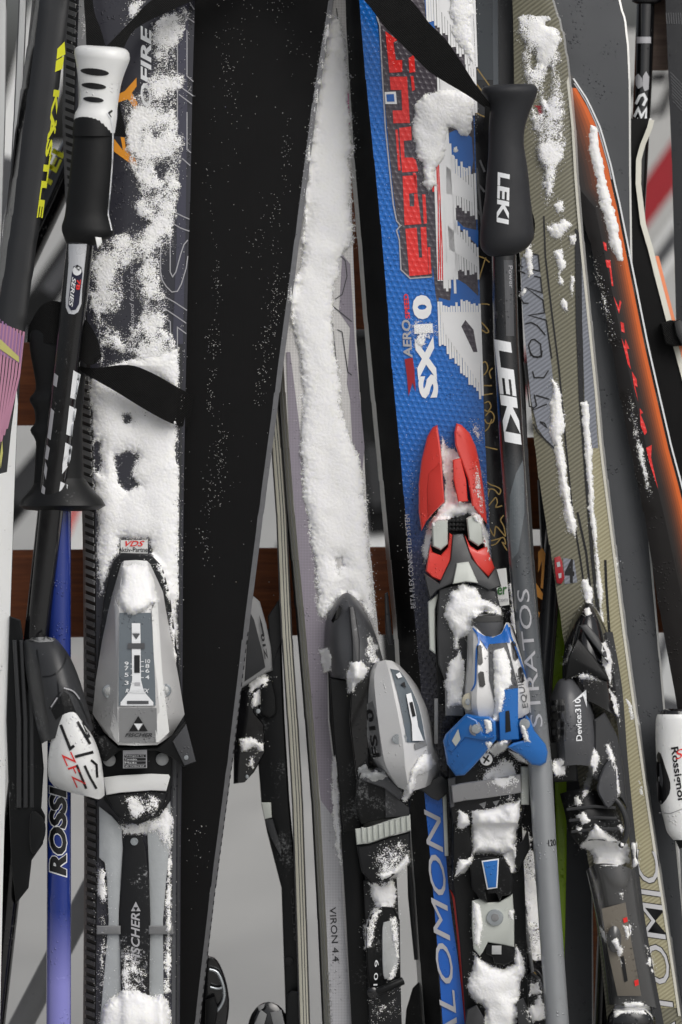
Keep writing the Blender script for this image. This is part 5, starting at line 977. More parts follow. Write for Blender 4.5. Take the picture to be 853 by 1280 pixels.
# ------------------------------------------------------------------ gold twill ski (Atomic)
t = AT = T('gold_ski', 'gold twill ski with black seams, outlined letters and black binding', 'ski', B(880, -34))
AR = [(-60, 634, 668), (-30, 637, 679), (0, 641, 690), (20, 641.5, 697), (40, 642, 703), (70, 642.5, 708), (110, 643, 713), (160, 644, 718), (230, 646, 722), (300, 649, 728), (400, 655, 738), (500, 663, 748), (560, 669, 753), (600, 674, 758), (680, 687, 768), (760, 699, 778), (800, 705, 783), (900, 716, 797), (980, 724, 808), (1080, 736, 823), (1170, 748, 837), (1280, 760, 853)]
ski(t, AR, -30, 15, dict(face=goldtw, side=whiteside, sl=cream, sr=steel_w, back=base_b, edge=steel_w), crown=1.2, dx=2.5, sharp_tip=False, ytip=-110, tipbend=18)
on = -29.
ar = lambda y: np.interp(y, [r[0] for r in AR], [r[2] for r in AR]); al_ = lambda y: np.interp(y, [r[0] for r in AR], [r[1] for r in AR])
YS = list(range(300, 1290, 30))
decal(t, 'edge_band', [[(ar(y) - 1.2, y) for y in YS] + [(np.interp(y, [300, 500, 600, 780, 1290], [727, 731, 737, 751, 805]), y) for y in YS[::-1]]], goldtw2, on=on, lift=.3)
decal(t, 'edge_band', [[(727, 300), (729, 310), (742, 470), (748, 560), (741, 560), (731, 500), (728, 400)]], greytw, on=on, lift=.6)
decal(t, 'edge_line', [[(ar(y) - .2, y) for y in range(-20, 1300, 30)] + [(ar(y) - 3.4, y) for y in range(1270, -40, -30)]], mat('pale_edge_print', (206, 204, 192), .4, bump=.05), on=on, lift=.9)
decal(t, 'seam', [[(719, 285), (727, 292), (728, 400), (730, 500), (736.5, 600), (743, 700), (751, 770), (746, 770), (739, 700), (732, 610), (724, 500), (720, 400)]], blackg, on=on, lift=.7); stroke(t, 'seam', [[(680, 270), (682, 320), (690, 390), (699, 460), (708, 560), (716, 640), (726, 700), (733, 750)]], 2, kprint, on=on, lift=.7); stroke(t, 'seam', [[(757, 700), (758, 730), (762, 790)]], 3, kprint, on=on, lift=.8); stroke(t, 'seam', [[(722, 640), (733, 690), (741, 760)]], 2.6, kprint, on=on, lift=.7)
decal(t, 'letter_panel', [[(652, 322), (672, 318), (676, 345), (681, 385), (686, 430), (690, 460), (694, 500), (697, 548), (692, 562), (684, 552), (672, 535), (664, 500), (658, 440), (652, 370)]], greytw, on=on, lift=.4)
AL = [[(666, 317), (673, 319), (675, 339), (666, 337)], [(648, 331), (654, 334)], [(648, 338), (657, 342)], [(668, 345), (676, 347), (678, 366), (657, 359), (679, 375), (681, 391), (661, 394), (683, 400), (690, 448)], [(650, 371), (655, 379), (661, 379)], [(657, 405), (664, 403), (672, 407), (682, 419)], [(664, 425), (668, 424), (676, 430), (677, 444), (672, 447), (664, 444), (661, 432), (664, 425)], [(663, 440), (667, 446), (677, 446), (678, 438)], [(666, 464), (668, 472), (680, 472), (686, 463)], [(668, 493), (671, 507), (665, 513), (684, 505)], [(670, 494), (687, 499)], [(675, 527), (681, 529), (684, 535), (675, 527)], [(667, 530), (672, 540), (698, 565)], [(655, 452), (659, 480), (662, 508), (668, 510)]]
stroke(t, 'outline_lettering', AL, 1.7, kprint, on=on, lift=.8); 
plate(t, 'badge', [(693, 697), (700, 695), (703, 702), (704, 712), (706, 722), (702, 730), (696, 729), (694, 714)], -27, 1.4, dred, .4); decal(t, 'badge_hole', [[(696, 703), (700, 702), (701, 708), (697, 709)], [(698, 717), (702, 716), (702, 722), (699, 723)]], gprint, on=-27, lift=.3); text(t, '4', (706, 728), (12, 1), (0, -30), kprint, on=on, lift=.7, bold=.03); decal(t, 'badge_panel', [[(704, 697), (718, 700), (722, 728), (706, 730)]], greytw, on=on, lift=.5)
text(t, '84', (655, 128), (0, 0), (0, 0), dred, on=on) if False else decal(t, 'logo', [[(668, 124), (673, 120), (675, 128), (681, 128), (679, 142), (674, 144), (672, 135), (668, 132)]], dred, on=on, lift=.7)
text(t, 'ATOMIC', (850, 1322), (-28, -264), (-30, 3), kprint, on=on, lift=.8, bold=.008, shear=.15); text(t, 'ATOMIC', (848.6, 1321), (-28, -262), (-27.5, 3), mat('silver_letter_print', (196, 196, 198), .35, bump=.03), on=on, lift=1.2, bold=-.006, shear=.15)
# its binding
ribbon(t, 'binding_rail', [(757, 790, -20), (768, 860, -18), (776, 950, -16), (788, 1060, -16), (800, 1160, -16), (822, 1290, -16)], [(766, 790, -20), (778, 860, -18), (785, 950, -16), (796, 1060, -16), (808, 1160, -16), (832, 1290, -16)], 8, dgrey)
loft(t, 'toe_hood', [[(724, 760, -26), (730, 755, -18), (738, 754, -16), (744, 758, -18), (750, 766, -26)], [(712, 784, -26), (722, 776, -8), (736, 772, -2), (750, 780, -8), (760, 792, -26)], [(705, 815, -26), (716, 810, 0), (735, 808, 8), (754, 815, 0), (767, 825, -26)], [(703, 845, -26), (716, 842, 2), (736, 840, 10), (758, 848, 2), (773, 860, -26)], [(706, 872, -26), (720, 874, 0), (740, 878, 6), (762, 890, -2), (778, 900, -26)]], blackg, -30, nu=3, nv=3)
plate(t, 'hood_blade', [(706, 850), (711, 820), (722, 797), (730, 806), (742, 820), (756, 840), (763, 852), (745, 846), (725, 842)], 12, 12, black, 2); plate(t, 'hood_blade', [(724, 782), (734, 780), (748, 796), (758, 815), (761, 830), (756, 824), (742, 806)], 10, 10, dgrey, 1.6)
ahh = loft(t, 'heel_housing', [[(692, 862, -14), (698, 851, 2), (706, 848, 8), (716, 849, 6), (724, 856, -14)], [(686, 880, -14), (696, 872, 14), (712, 868, 20), (730, 872, 12), (740, 880, -14)], [(685, 905, -14), (698, 900, 20), (716, 900, 26), (738, 900, 14), (746, 908, -14)], [(686, 930, -14), (700, 928, 22), (718, 930, 26), (740, 932, 14), (748, 938, -14)], [(690, 958, -14), (702, 958, 18), (722, 956, 20), (738, 958, 10), (744, 960, -14)]], dgrey2, -26, nu=3, nv=3)
decal(t, 'scale_window', [[(688, 876), (706, 873), (708, 900), (708, 926), (690, 927), (687, 900)]], clear2, on='surf', lift=.6, step=4)
for i in range(3):
    for j in range(4): decal(t, 'scale_cell', [[(690.5 + i * 5.4, 882 + j * 10), (694.6 + i * 5.4, 881.5 + j * 10), (694.8 + i * 5.4, 888.5 + j * 10), (690.8 + i * 5.4, 889 + j * 10)]], kprint if (i + j) % 3 else dgrey2, on='surf', lift=1., step=6)
text(t, 'Device:310', (728, 926), (-2, -53), (-7.5, .5), wprint, on='surf', lift=.8, bold=.02); decal(t, 'logo', [[(715, 878), (733, 862), (734, 885), (729, 870)]], wprint, on='surf', lift=.8, step=4)
plate(t, 'heel_block', [(686, 928), (716, 926), (722, 948), (722, 976), (696, 978), (688, 975)], 14, 36, black, 3); 
plate(t, 'heel_wall', [(742, 900), (756, 890), (772, 920), (780, 960), (784, 1010), (776, 1000), (760, 985), (740, 972), (742, 940)], 4, 26, dgrey, 4, tilt=(-.2, 0)); plate(t, 'pedal', [(754, 960), (764, 949), (770, 962), (772, 988), (770, 1000), (760, 1011), (752, 1000), (746, 985)], 12, 14, dgrey2, 3, sm=2)
loft(t, 'sole_cup', [[(700, 992, -20), (715, 988, -8), (730, 986, -4), (742, 988, -8), (756, 992, -20)], [(706, 1015, -20), (720, 1012, 2), (735, 1012, 6), (752, 1012, 0), (770, 1012, -20)], [(712, 1040, -20), (726, 1038, 4), (740, 1036, 6), (760, 1036, 0), (780, 1034, -20)], [(722, 1055, -20), (732, 1052, -4), (746, 1050, -2), (762, 1052, -6), (776, 1054, -20)]], black_d, -26, nu=2, nv=2)
for k in range(3): plate(t, 'cup_rib', [(708 + k * 3, 1010 + k * 14), (744, 1006 + k * 14), (770 + k * 2, 1008 + k * 13), (770 + k * 2, 1012 + k * 13), (744, 1010 + k * 14), (708 + k * 3, 1014 + k * 14)], 7, 6, dgrey, 1)
tube(t, 'cup_rim', [(758, 992, 2), (774, 1004, 4), (783, 1025, 4), (783, 1045, 2), (776, 1058, -2)], 3.4, dgrey)
loft(t, 'heel_cover', [[(733, 1088, -20), (745, 1080, -6), (766, 1080, -2), (784, 1084, -6), (798, 1090, -20)], [(738, 1110, -20), (752, 1108, -4), (770, 1108, 0), (788, 1110, -4), (802, 1114, -20)], [(746, 1150, -20), (758, 1150, -6), (774, 1150, -2), (792, 1150, -6), (806, 1150, -20)], [(754, 1200, -20), (764, 1200, -8), (782, 1200, -5), (800, 1200, -8), (815, 1205, -20)], [(760, 1256, -20), (770, 1256, -9), (790, 1258, -6), (812, 1258, -9), (826, 1262, -20)]], clear2, -26, nu=3, nv=3)
plate(t, 'scale_plate', [(752, 1136), (782, 1128), (790, 1180), (802, 1245), (772, 1245), (760, 1190)], -1, 2.4, mat('taupe_print', (104, 98, 88), .3, coat=.7, bump=.02), .5, tilt=(0, -.03)); 
for P in ([(779, 1148), (784, 1146), (785, 1152), (780, 1154)], [(793, 1226), (798, 1224), (799, 1231), (794, 1233)]): decal(t, 'red_mark', [P], rprint, on='surf', lift=.8)
decal(t, 'slot', [[(776, 1196), (780, 1195), (785, 1226), (781, 1228)]], kprint, on='surf', lift=.8); disc(t, 'cover_knob', (768, 1174), 9, 6, 10, clear2, ry=17, dome=3)
for k in range(6): stroke(t, 'tick', [[(788 + k * 1.4, 1186 + k * 7), (792 + k * 1.4, 1185 + k * 7)]], .8, kprint, on='surf', lift=.8)
ell(t, 'tail_knob', [(1262, 766, 806), (1270, 760, 814), (1282, 758, 818), (1300, 760, 816)], blackg, -6, .5, 24)

# ------------------------------------------------------------------ right-hand skis
t = T('grey_base_ski', 'ski with plain matt grey base and thin white edge, behind the gold ski', 'ski', B(900, -64))
ski(t, [(-70, 690, 756), (-30, 684, 768), (0, 680, 776), (20, 680, 782), (50, 680, 786), (100, 682, 788.5), (220, 690, 789), (350, 700, 791), (480, 712, 797), (620, 728, 808.5), (700, 737, 815), (820, 750, 826), (960, 764, 838), (1280, 796, 868)], -58, 14, dict(face=base_g, side=whiteside, back=dgrey, edge=steel_w), face='base', crown=0., edge=2.4, ytip=-130, tip=-1, tipbend=20)
t = T('grey_lime_ski', 'grey ski base with a lime green strip, low behind the aluminium pole', 'ski', B(780, -84))
ski(t, [(600, 672, 737), (720, 678, 738), (900, 684, 740), (1060, 690, 741), (1280, 698, 742)], -84, 12, dict(face=base_g, side=whiteside, back=lime, edge=steel_w), face='base', crown=0, edge=1.6, ytip=560, tip=-1, tipbend=10)
t = T('lime_ski', 'bright lime green ski, only a sliver shown between pole and binding', 'ski', B(720, -78))
ski(t, [(690, 688, 700), (720, 689, 704), (800, 690, 706), (900, 692, 708), (1070, 696, 708.5), (1280, 690, 704)], -76, 8, dict(face=lime, side=black, back=base_b), crown=.4, ytip=640, tipbend=0)
t = T('orange_ski', 'black ski with bright orange edge and red lettering, tip showing at right', 'ski', B(980, -50))
OR = [(93, 700, 714), (97, 698, 717.5), (110, 697, 726), (125, 697, 736), (160, 701, 752), (210, 711, 766), (235, 719, 771), (250, 722, 775), (300, 737, 785), (360, 750, 797), (430, 764, 811), (500, 776, 827), (560, 788, 841), (600, 796, 852), (640, 805, 862), (760, 824, 888), (900, 850, 918), (1280, 920, 990)]
ski(t, OR, -46, 15, dict(face=mat('smoky_black_topsheet', (14, 10, 9), .34, coat=.15, bump=.04, spec=.3), side=whiteside, sr=steel_w, back=base_b, edge=steel_w), crown=1.2, ytip=60, sharp_tip=True, tipbend=0)
o_r = lambda y: np.interp(y, [r[0] for r in OR], [r[2] for r in OR]); on = -45
Y2 = list(range(110, 900, 25)); NB = 9
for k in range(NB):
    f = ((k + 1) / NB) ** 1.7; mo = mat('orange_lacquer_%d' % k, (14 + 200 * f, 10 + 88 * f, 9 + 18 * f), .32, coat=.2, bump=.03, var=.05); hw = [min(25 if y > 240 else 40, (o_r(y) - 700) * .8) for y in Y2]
    decal(t, 'edge_fade_band', [[(o_r(y) - 5.5, y) for y in Y2] + [(o_r(y) - 7.5 - max(.5, h_) * (1 - k / NB), y) for y, h_ in zip(Y2[::-1], hw[::-1])]], mo, on=on, lift=.2 + k * .06)  # stepped bands grade the print from black to orange towards the edge
decal(t, 'edge_line', [[(o_r(y), y) for y in range(98, 900, 12)] + [(o_r(y) - 2.2, y) for y in range(890, 97, -12)]], wprint, on=on, lift=.9); decal(t, 'edge_line', [[(o_r(y) - 3.2, y) for y in range(104, 230, 12)] + [(o_r(y) - 5, y) for y in range(224, 103, -12)]], gprint, on=on, lift=.9)
for P in ([(754, 302), (758, 304), (759, 314), (756, 312)], [(757, 325), (763, 325), (767, 358), (765, 357), (762, 335), (759, 334)], [(767, 370), (774, 392), (777, 378), (775, 375), (773.5, 384)], [(776, 402), (780, 404), (781, 416), (777, 414)], [(777, 422), (781, 432), (782, 424), (787, 436), (784, 436), (789, 462), (785, 455)], [(790, 464), (796, 474), (797, 484), (794, 482), (798, 502), (793, 484)], [(800, 510), (804, 516), (801, 518), (806, 530), (809, 540), (806, 544), (801, 532)], [(808, 560), (815, 556), (814, 572), (823, 612), (812, 578)]): decal(t, 'lettering', [P], rprint, on=on, lift=.6)
t = T('black_orange_ski', 'black based ski with white and orange edge curving at right border', 'ski', B(1010, -84))
GR = [(148, 772, 815), (158, 771, 813), (168, 770, 809), (182, 769, 803), (200, 769, 798.5), (230, 770, 798), (280, 774, 804), (310, 778, 813), (350, 784, 823), (400, 794, 836), (470, 806, 855), (560, 824, 878), (760, 860, 916), (1280, 950, 1010)]
ski(t, GR, -80, 14, dict(face=base_b, side=whiteside, back=base_b, edge=steel_w), face='base', crown=0, edge=3, ytip=100, sharp_tip=True, tip=-1, tipbend=8)
g_r = lambda y: np.interp(y, [r[0] for r in GR], [r[2] for r in GR])
Y3 = list(range(150, 1000, 10)); ribbon(t, 'edge_stripe', [(g_r(y) - 3.2, y, -78.5) for y in Y3], [(g_r(y) + 3.6, y, -80) for y in Y3], 3, MATS['pale_edge_print'], n=1); ribbon(t, 'edge_stripe', [(g_r(y) + 3.8, y, -80) for y in Y3[17:]], [(g_r(y) + 8.2, y, -81) for y in Y3[17:]], 4, mat('salmon_orange_sidewall', (226, 130, 84), .4), n=1)
plate(t, 'ski_tie', [(826, 404), (838, 400), (860, 402), (860, 432), (842, 433), (832, 430)], -66, 16, web, 2); plate(t, 'tie_buckle', [(842, 402), (850, 398), (862, 410), (862, 440), (852, 432), (845, 418)], -62, 8, black, 2)
t = T('dark_patterned_ski', 'dark ski with faint pattern at the upper right border', 'ski', B(880, -92))
ski(t, [(-100, 828, 905), (0, 832, 908), (200, 840, 912), (500, 848, 914), (1280, 870, 934)], -94, 12, dict(face=blackg, side=dgrey2, back=base_b), crown=.6)
stroke(t, 'pattern_line', [[(838 + k * .4, 90 + k * 4.5), (853 + k * .4, 106 + k * 4.5)] for k in range(9)] + [[(833 + k * 3, 16), (834 + k * 3, 30)] for k in range(7)], 1.1, dgrey2, on=-93.4, lift=.4)
t = T('printed_ski_pole', 'black ski pole with white printed marks at the upper right', 'ski pole', (720, 2120, -104))
pole(t, [(-200, 803, 826), (0, 796, 819), (100, 793, 815.5), (165, 790, 812), (400, 779, 800), (2140, 706, 728)], blackg, -104); ell(t, 'grip_collar', [(-60, 792, 836), (-8, 791, 832), (2, 790, 827), (5, 796, 820)], black, -104, .9); ell(t, 'grip', [(-330, 800, 850), (-320, 792, 860), (-200, 800, 846), (-62, 794, 836)], rubber, -104, .9, sm=3)
for P in ([(796, 46), (814, 46), (814, 54), (796, 54)], [(794, 96), (798, 92), (803, 98), (803, 108), (798, 111), (795, 106)], [(804, 95), (808, 89), (812, 96), (811, 112), (806, 114), (803, 106)]): decal(t, 'mark', [P], gprint, on='surf', lift=.4, step=3)
text(t, 'K2 S', (791.5, 160), (2, -44), (18, .5), wprint, on='surf', lift=.4, bold=.03, step=3) if False else None
stroke(t, 'mark', [[(795, 130), (800, 120), (805, 118), (808, 124), (804, 132)], [(793, 146), (798, 136), (802, 146), (808, 136), (807, 158)], [(792, 160), (797, 150), (801, 162), (805, 152)]], 3.4, wprint, on='surf', lift=.4, step=3)
t = T('white_grip_pole', 'white pole grip with black window and lettering, cut by the right border', 'ski pole', (905, 2120, -20))
ell(t, 'grip', [(893, 822, 872), (900, 820, 876), (925, 819.5, 876), (955, 821, 874), (985, 823, 873), (1010, 826, 872), (1025, 830, 872), (1040, 834, 870), (1050, 842, 868)], white, -30, .8, 30, sm=3); ell(t, 'grip_top', [(886, 832, 866), (889, 826, 872), (897, 824, 874), (902, 825, 873)], blackg, -30, .8, 26); ell(t, 'grip_base', [(1040, 838, 870), (1052, 845, 868), (1066, 852, 866)], black, -30, .8, 22); pole(t, [(1060, 850, 872), (2140, 894, 914)], alu, -30)
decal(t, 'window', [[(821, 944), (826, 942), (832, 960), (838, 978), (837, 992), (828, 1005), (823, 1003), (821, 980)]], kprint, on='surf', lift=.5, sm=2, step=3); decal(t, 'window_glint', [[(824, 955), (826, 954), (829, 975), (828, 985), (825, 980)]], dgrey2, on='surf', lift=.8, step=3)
text(t, 'Rossignol', (836, 935), (9, 66), (12, -2), kprint, on='surf', lift=.5, bold=.02, step=3); text(t, 'S', (845, 950), (8, -3), (1, -12), rprint, on='surf', lift=.5, bold=.0); stroke(t, 'seam_line', [[(824, 1016), (838, 1017), (856, 1010)]], .8, mgrey, on='surf', lift=.4)
t = T('gold_marked_pole', 'dark ski pole with gold marks, between grey pole and gold ski', 'ski pole', (640, 2120, -64))
pole(t, [(560, 690, 712), (640, 684, 706), (760, 675, 698), (900, 664, 688), (2140, 600, 620)], mat('dark_grey_pole_lacquer', (44, 46, 50), .3, coat=.5, bump=.03), -66); ell(t, 'grip', [(440, 690, 720), (450, 684, 726), (560, 686, 714), (580, 688, 712)], rubber, -66, .9)
for P in ([(673, 690), (678, 684), (682, 692), (679, 736), (676, 735), (678, 700), (673, 716)], [(670, 728), (679, 742), (678, 750), (669, 744)], [(669, 760), (675, 766), (673, 778), (668, 774)]): decal(t, 'mark', [P], orangep, on=-56, lift=.4)
t = T('yellow_lettered_pole', 'black pole with yellow letters slanting in the background at left', 'ski pole', (-420, 2120, -300))
pole(t, [(120, 108, 150), (180, 76, 116), (250, 44, 84), (330, 6, 46), (900, -260, -222), (2100, -820, -780)], blackg, -160); 
text(t, 'TEL', (60, 240), (26, -58), (-14, -8), yellow, on='surf', lift=.6, bold=.03)
plate(t, 'basket', [(96, 108), (104, 92), (116, 100), (150, 130), (130, 150)], -158, 10, black, 2)

for m_ in (blg, sh, al, MATS['blue_honeycomb_topsheet'], vironl, virong, MATS['smoky_black_topsheet']): droplets(m_)
# ------------------------------------------------------------------ snow lying on the gear
UPP = [(231, 6), (236, 20), (234, 40), (226, 55), (219, 70), (221, 84), (231, 97), (233, 108), (224, 122), (223, 160), (234, 172), (228, 198), (224, 219), (228, 232), (221, 258), (219, 280), (221, 310), (200, 322), (203, 345), (207, 375), (208, 405), (222, 432), (224, 470), (180, 475), (160, 455), (125, 456), (125, 440), (120, 415), (110, 380), (112, 330), (122, 305), (138, 298), (150, 292), (180, 285), (182, 277), (170, 268), (166, 256), (173, 240), (170, 224), (157, 208), (160, 190), (155, 165), (150, 140), (164, 121), (180, 111), (189, 97), (194, 79), (190, 56), (190, 37), (198, 22)]
CUT1 = [(157, 337), (163, 328), (176, 330), (170, 342), (166, 356), (175, 375), (176, 404), (164, 410), (163, 424), (154, 424), (145, 412), (130, 397), (147, 393), (155, 375)]
snow('snow_crust', 'crystalline thin snow on the upper half of the charcoal ski', [UPP], h=2.2, rag=5, fade=8, holes=.7, hd=70., cut=[CUT1, [(130, 435), (164, 446), (162, 457), (130, 457)], [(197, 205), (204, 207), (203, 219), (198, 217)]], lump=14, grains=260, grain=.8, cell=1.0, wlo=-2, whi=6)
snow('snow_crust', 'thin frosty snow at the top left of the charcoal ski', [[(160, 0), (190, 0), (182, 14), (170, 26), (160, 38), (156, 24)], [(98, 0), (108, 0), (110, 40), (104, 62), (97, 60)]], h=1.2, rag=5, holes=.9, hd=80., fade=9, grains=40, grain=.8, cell=1., wlo=-2, whi=6)
LOW = [(150, 452), (200, 440), (222, 436), (224, 470), (222, 520), (224, 600), (225, 650), (223, 720), (222, 770), (219, 838), (215, 800), (211, 760), (204, 722), (190, 694), (184, 674), (151, 674), (150, 692), (140, 702), (132, 725), (127, 742), (122, 700), (121, 650), (117, 600), (114, 540), (112, 474), (122, 464)]
snow('snow_layer', 'thick white snow above the silver toe binding of the charcoal ski', [LOW], h=5., rag=4.0, holes=.35, hd=14., fade=7, soft=7, cut=[[(160, 464), (190, 472), (226, 490), (228, 528), (212, 522), (180, 506), (150, 486), (130, 470)], [(155, 519), (162, 518), (164, 529), (157, 529)], [(146, 572), (158, 565), (172, 568), (166, 580), (162, 598), (174, 606), (160, 612), (150, 603), (148, 590)], [(118, 556), (124, 553), (126, 590), (119, 590)]], lump=22, grains=150, grain=.5, cell=1.05, wlo=-2, whi=13)
snow('snow_lump', 'lump of snow on top of the silver toe binding', [[(152, 707), (186, 706), (192, 722), (196, 745), (200, 752), (188, 756), (176, 766), (160, 768), (148, 756), (146, 748), (150, 730)]], h=8, rag=2.5, wlo=10, whi=50, lump=14, grains=40)
snow('snow_patch', 'snow round the black sole cup of the charcoal ski', [[(150, 1028), (172, 1030), (196, 1021), (210, 1006), (215, 1010), (216, 1040), (206, 1062), (196, 1040), (184, 1046), (172, 1042), (156, 1044), (146, 1036)], [(209, 1040), (216, 1040), (214, 1240), (206, 1240)]], h=3, rag=4, holes=.45, wlo=-2, whi=14, grains=60, grain=.7)
snow('snow_patch', 'thin frost on the black sole cup below the white pad', [[(148, 996), (195, 990), (203, 1000), (192, 1020), (178, 1028), (165, 1022), (160, 1006)]], h=1.6, rag=5, holes=.9, wlo=10, whi=22, grains=60, grain=.7)
snow('snow_lump', 'snow heap at the foot of the silver plate on the charcoal ski', [[(128, 1262), (136, 1248), (152, 1242), (172, 1238), (190, 1246), (204, 1242), (214, 1260), (214, 1300), (124, 1300)]], h=10, rag=4, wlo=-2, whi=14, lump=18)
snow('snow_patch', 'frost grains along the left track of the charcoal ski', [[(122, 1080), (132, 1085), (134, 1150), (130, 1250), (123, 1270)], [(152, 1180), (186, 1195), (186, 1240), (152, 1240)]], h=1.2, rag=4, holes=1.0, wlo=-2, whi=14, grains=100, grain=.7)
VS_ = [(412, 20), (424, 22), (432, 60), (436, 100), (438, 150), (440, 220), (441, 300), (432, 318), (424, 334), (418, 360), (417, 400), (421, 440), (424, 480), (430, 520), (436, 545), (446, 560), (455, 590), (460, 640), (463, 690), (468, 740), (472, 795), (464, 776), (450, 753), (434, 741), (420, 748), (410, 763), (402, 776), (395, 750), (391, 700), (383, 640), (377, 600), (375, 550), (378, 500), (374, 450), (364, 410), (362, 370), (376, 330), (380, 290), (382, 235), (386, 200), (391, 150), (399, 95)]
snow('snow_layer', 'long thick band of snow down the silver woven ski', [VS_], h=5., rag=4.2, holes=.4, hd=14., fade=9, soft=7, lump=20, grains=160, cell=1.1, wlo=-42, whi=-20, cut=[[(421, 700), (427, 698), (429, 706), (423, 708)]])
SALL = 'snow_clump'
def clumps(label, L, h=7, **kw):
    a = dict(rag=2.4, wlo=-45, whi=75, lump=10, grains=20, soft=4., holes=.3, hd=9., cell=1.0, fade=4.5); a.update(kw)
    if kw.get('holes', 0) >= .45 and 'hd' not in kw: a['hd'] = 45.
    return snow('snow_clump', label, L, h=h * .75, **a)
clumps('snow clump on the left flank of the silver ski hood', [[(401, 812), (410, 808), (416, 822), (414, 838), (405, 842), (401, 828)]], 9)
clumps('snow clump between dark hood and silver heel housing', [[(437, 827), (452, 826), (463, 836), (455, 848), (446, 856), (442, 868), (435, 864), (434, 842)]], 9)
clumps('frosty snow patch on the right of the dark hood', [[(460, 793), (468, 796), (474, 812), (474, 828), (462, 828), (457, 812)]], 3, holes=.5, rag=3)
clumps('snow on the lower corner of the silver heel housing', [[(524, 946), (540, 940), (545, 955), (534, 966), (522, 970), (518, 990), (506, 1002), (502, 998), (510, 978), (514, 962)]], 8)
clumps('icy snow ledge left of the silver heel housing', [[(450, 962), (458, 956), (480, 962), (484, 970), (470, 974), (450, 972)]], 5, m=ice)
clumps('thin snow on the sole cup of the silver ski', [[(466, 1072), (482, 1058), (498, 1052), (510, 1064), (512, 1074), (494, 1090), (474, 1098)]], 3, holes=.75, rag=5, grains=70); clumps('white snow wedge along the sole cup rim', [[(470, 1092), (490, 1088), (511, 1064), (512, 1078), (496, 1096), (478, 1102)]], 7)
clumps('square snow block under the sole cup of the silver ski', [[(461, 1104), (476, 1106), (492, 1098), (497, 1116), (492, 1134), (470, 1134), (464, 1118)]], 10, wlo=-40); clumps('frost along the heel lever of the silver ski', [[(456, 1150), (466, 1136), (480, 1132), (470, 1150), (464, 1184), (456, 1186)], [(488, 1148), (497, 1140), (500, 1196), (494, 1222), (484, 1226), (494, 1200)]], 3, holes=.5, rag=3); clumps('specks of snow on the heel track of the silver ski', [[(462, 1240), (486, 1244), (500, 1236), (498, 1270), (466, 1276)]], 1.5, holes=1.1, rag=6, grains=50); clumps('snow strip beside the binding plate of the silver ski', [[(416, 945), (421, 944), (425, 1040), (428, 1090), (420, 1060), (414, 990)]], 3, holes=.3, rag=2)
clumps('snow on the half hidden binding behind the black base', [[(313, 852), (330, 842), (339, 848), (330, 858), (320, 860), (312, 872)], [(316, 866), (325, 862), (326, 880), (316, 884)], [(300, 924), (314, 920), (330, 930), (330, 940), (318, 934), (303, 940)], [(312, 945), (318, 944), (317, 960), (310, 958)]], 5, wlo=-90, whi=-30, blur=1)
# race ski
clumps('snow patch hiding part of the race ski lettering', [[(530, 119), (552, 112), (580, 112), (594, 118), (592, 158), (584, 172), (575, 170), (568, 158), (560, 160), (556, 188), (551, 205), (545, 215), (547, 232), (535, 236), (530, 230), (528, 205), (522, 198), (518, 180), (517, 132)]], 7, rag=3.4, lump=14, wlo=-2, whi=4, grains=90)
clumps('snow on the race ski above the strap', [[(556, -30), (592, -30), (593, 88), (584, 70), (566, 44), (562, 20)], [(545, -30), (556, -30), (560, 15)]], 5, rag=4, lump=12, wlo=-2, whi=4, holes=.3, grains=60); clumps('crumbs of snow on the small race ski lettering', [[(514, 402), (524, 400), (532, 405), (546, 404), (546, 416), (534, 425), (524, 440), (514, 424)]], 2, holes=.75, rag=4, wlo=-2, whi=4, grains=60); clumps('snow crumbs on the blue oval of the race ski', [[(566, 184), (572, 182), (574, 190), (568, 192)], [(572, 204), (584, 206), (588, 220), (578, 216)], [(582, 188), (588, 190), (587, 200)]], 2, rag=2, holes=.4, wlo=-2, whi=4)
clumps('snow packed between the red toe wings', [[(553, 545), (560, 560), (568, 561), (575, 572), (566, 578), (566, 600), (573, 626), (590, 630), (602, 646), (611, 668), (613, 700), (606, 684), (600, 656), (585, 641), (575, 646), (562, 648), (548, 650), (540, 662), (537, 690), (531, 704), (528, 684), (534, 658), (548, 638), (557, 628), (555, 590), (551, 565)]], 9, wlo=0, whi=30, rag=2, lump=10); clumps('frost on the right red toe wing', [[(593, 570), (601, 585), (606, 615), (609, 650), (600, 640), (594, 610)]], 1.2, holes=.7, rag=4, grains=60); clumps('frost beside the right red toe wing', [[(590, 528), (598, 532), (602, 552), (596, 550)]], 1, holes=.7, rag=3, wlo=-2, grains=30)
clumps('snow heap on the grey block above the adjuster cap', [[(563, 742), (580, 730), (596, 732), (602, 748), (615, 752), (626, 760), (628, 770), (606, 764), (592, 775), (588, 790), (575, 800), (573, 812), (568, 812), (566, 790), (556, 770), (557, 756)]], 10, wlo=8, lump=12, rag=2.6, grains=60); clumps('snow filling the left spring cover of the race ski', [[(562, 828), (574, 814), (580, 826), (581, 850), (576, 880), (560, 886), (556, 850)]], 7, wlo=5)
clumps('snow filling the window of the blue heel housing', [[(616, 812), (631, 808), (640, 836), (641, 856), (632, 862), (628, 884), (623, 902), (617, 900), (619, 880), (616, 850)]], 6, wlo=40, rag=2, lump=10); clumps('snow bits round the blue heel wings', [[(605, 899), (614, 900), (616, 914), (608, 916)], [(650, 905), (658, 910), (664, 928), (656, 926)], [(622, 926), (640, 925), (630, 940), (618, 946), (612, 938)], [(636, 938), (650, 944), (662, 956), (648, 950)], [(607, 928), (616, 928), (610, 942)]], 4, wlo=18, rag=1.5)
clumps('frost on the silver clamp bar of the race ski', [[(600, 960), (640, 945), (650, 970), (648, 1004), (630, 1004), (622, 985), (600, 978)]], 1.5, holes=1.0, rag=7, grains=120, wlo=10)
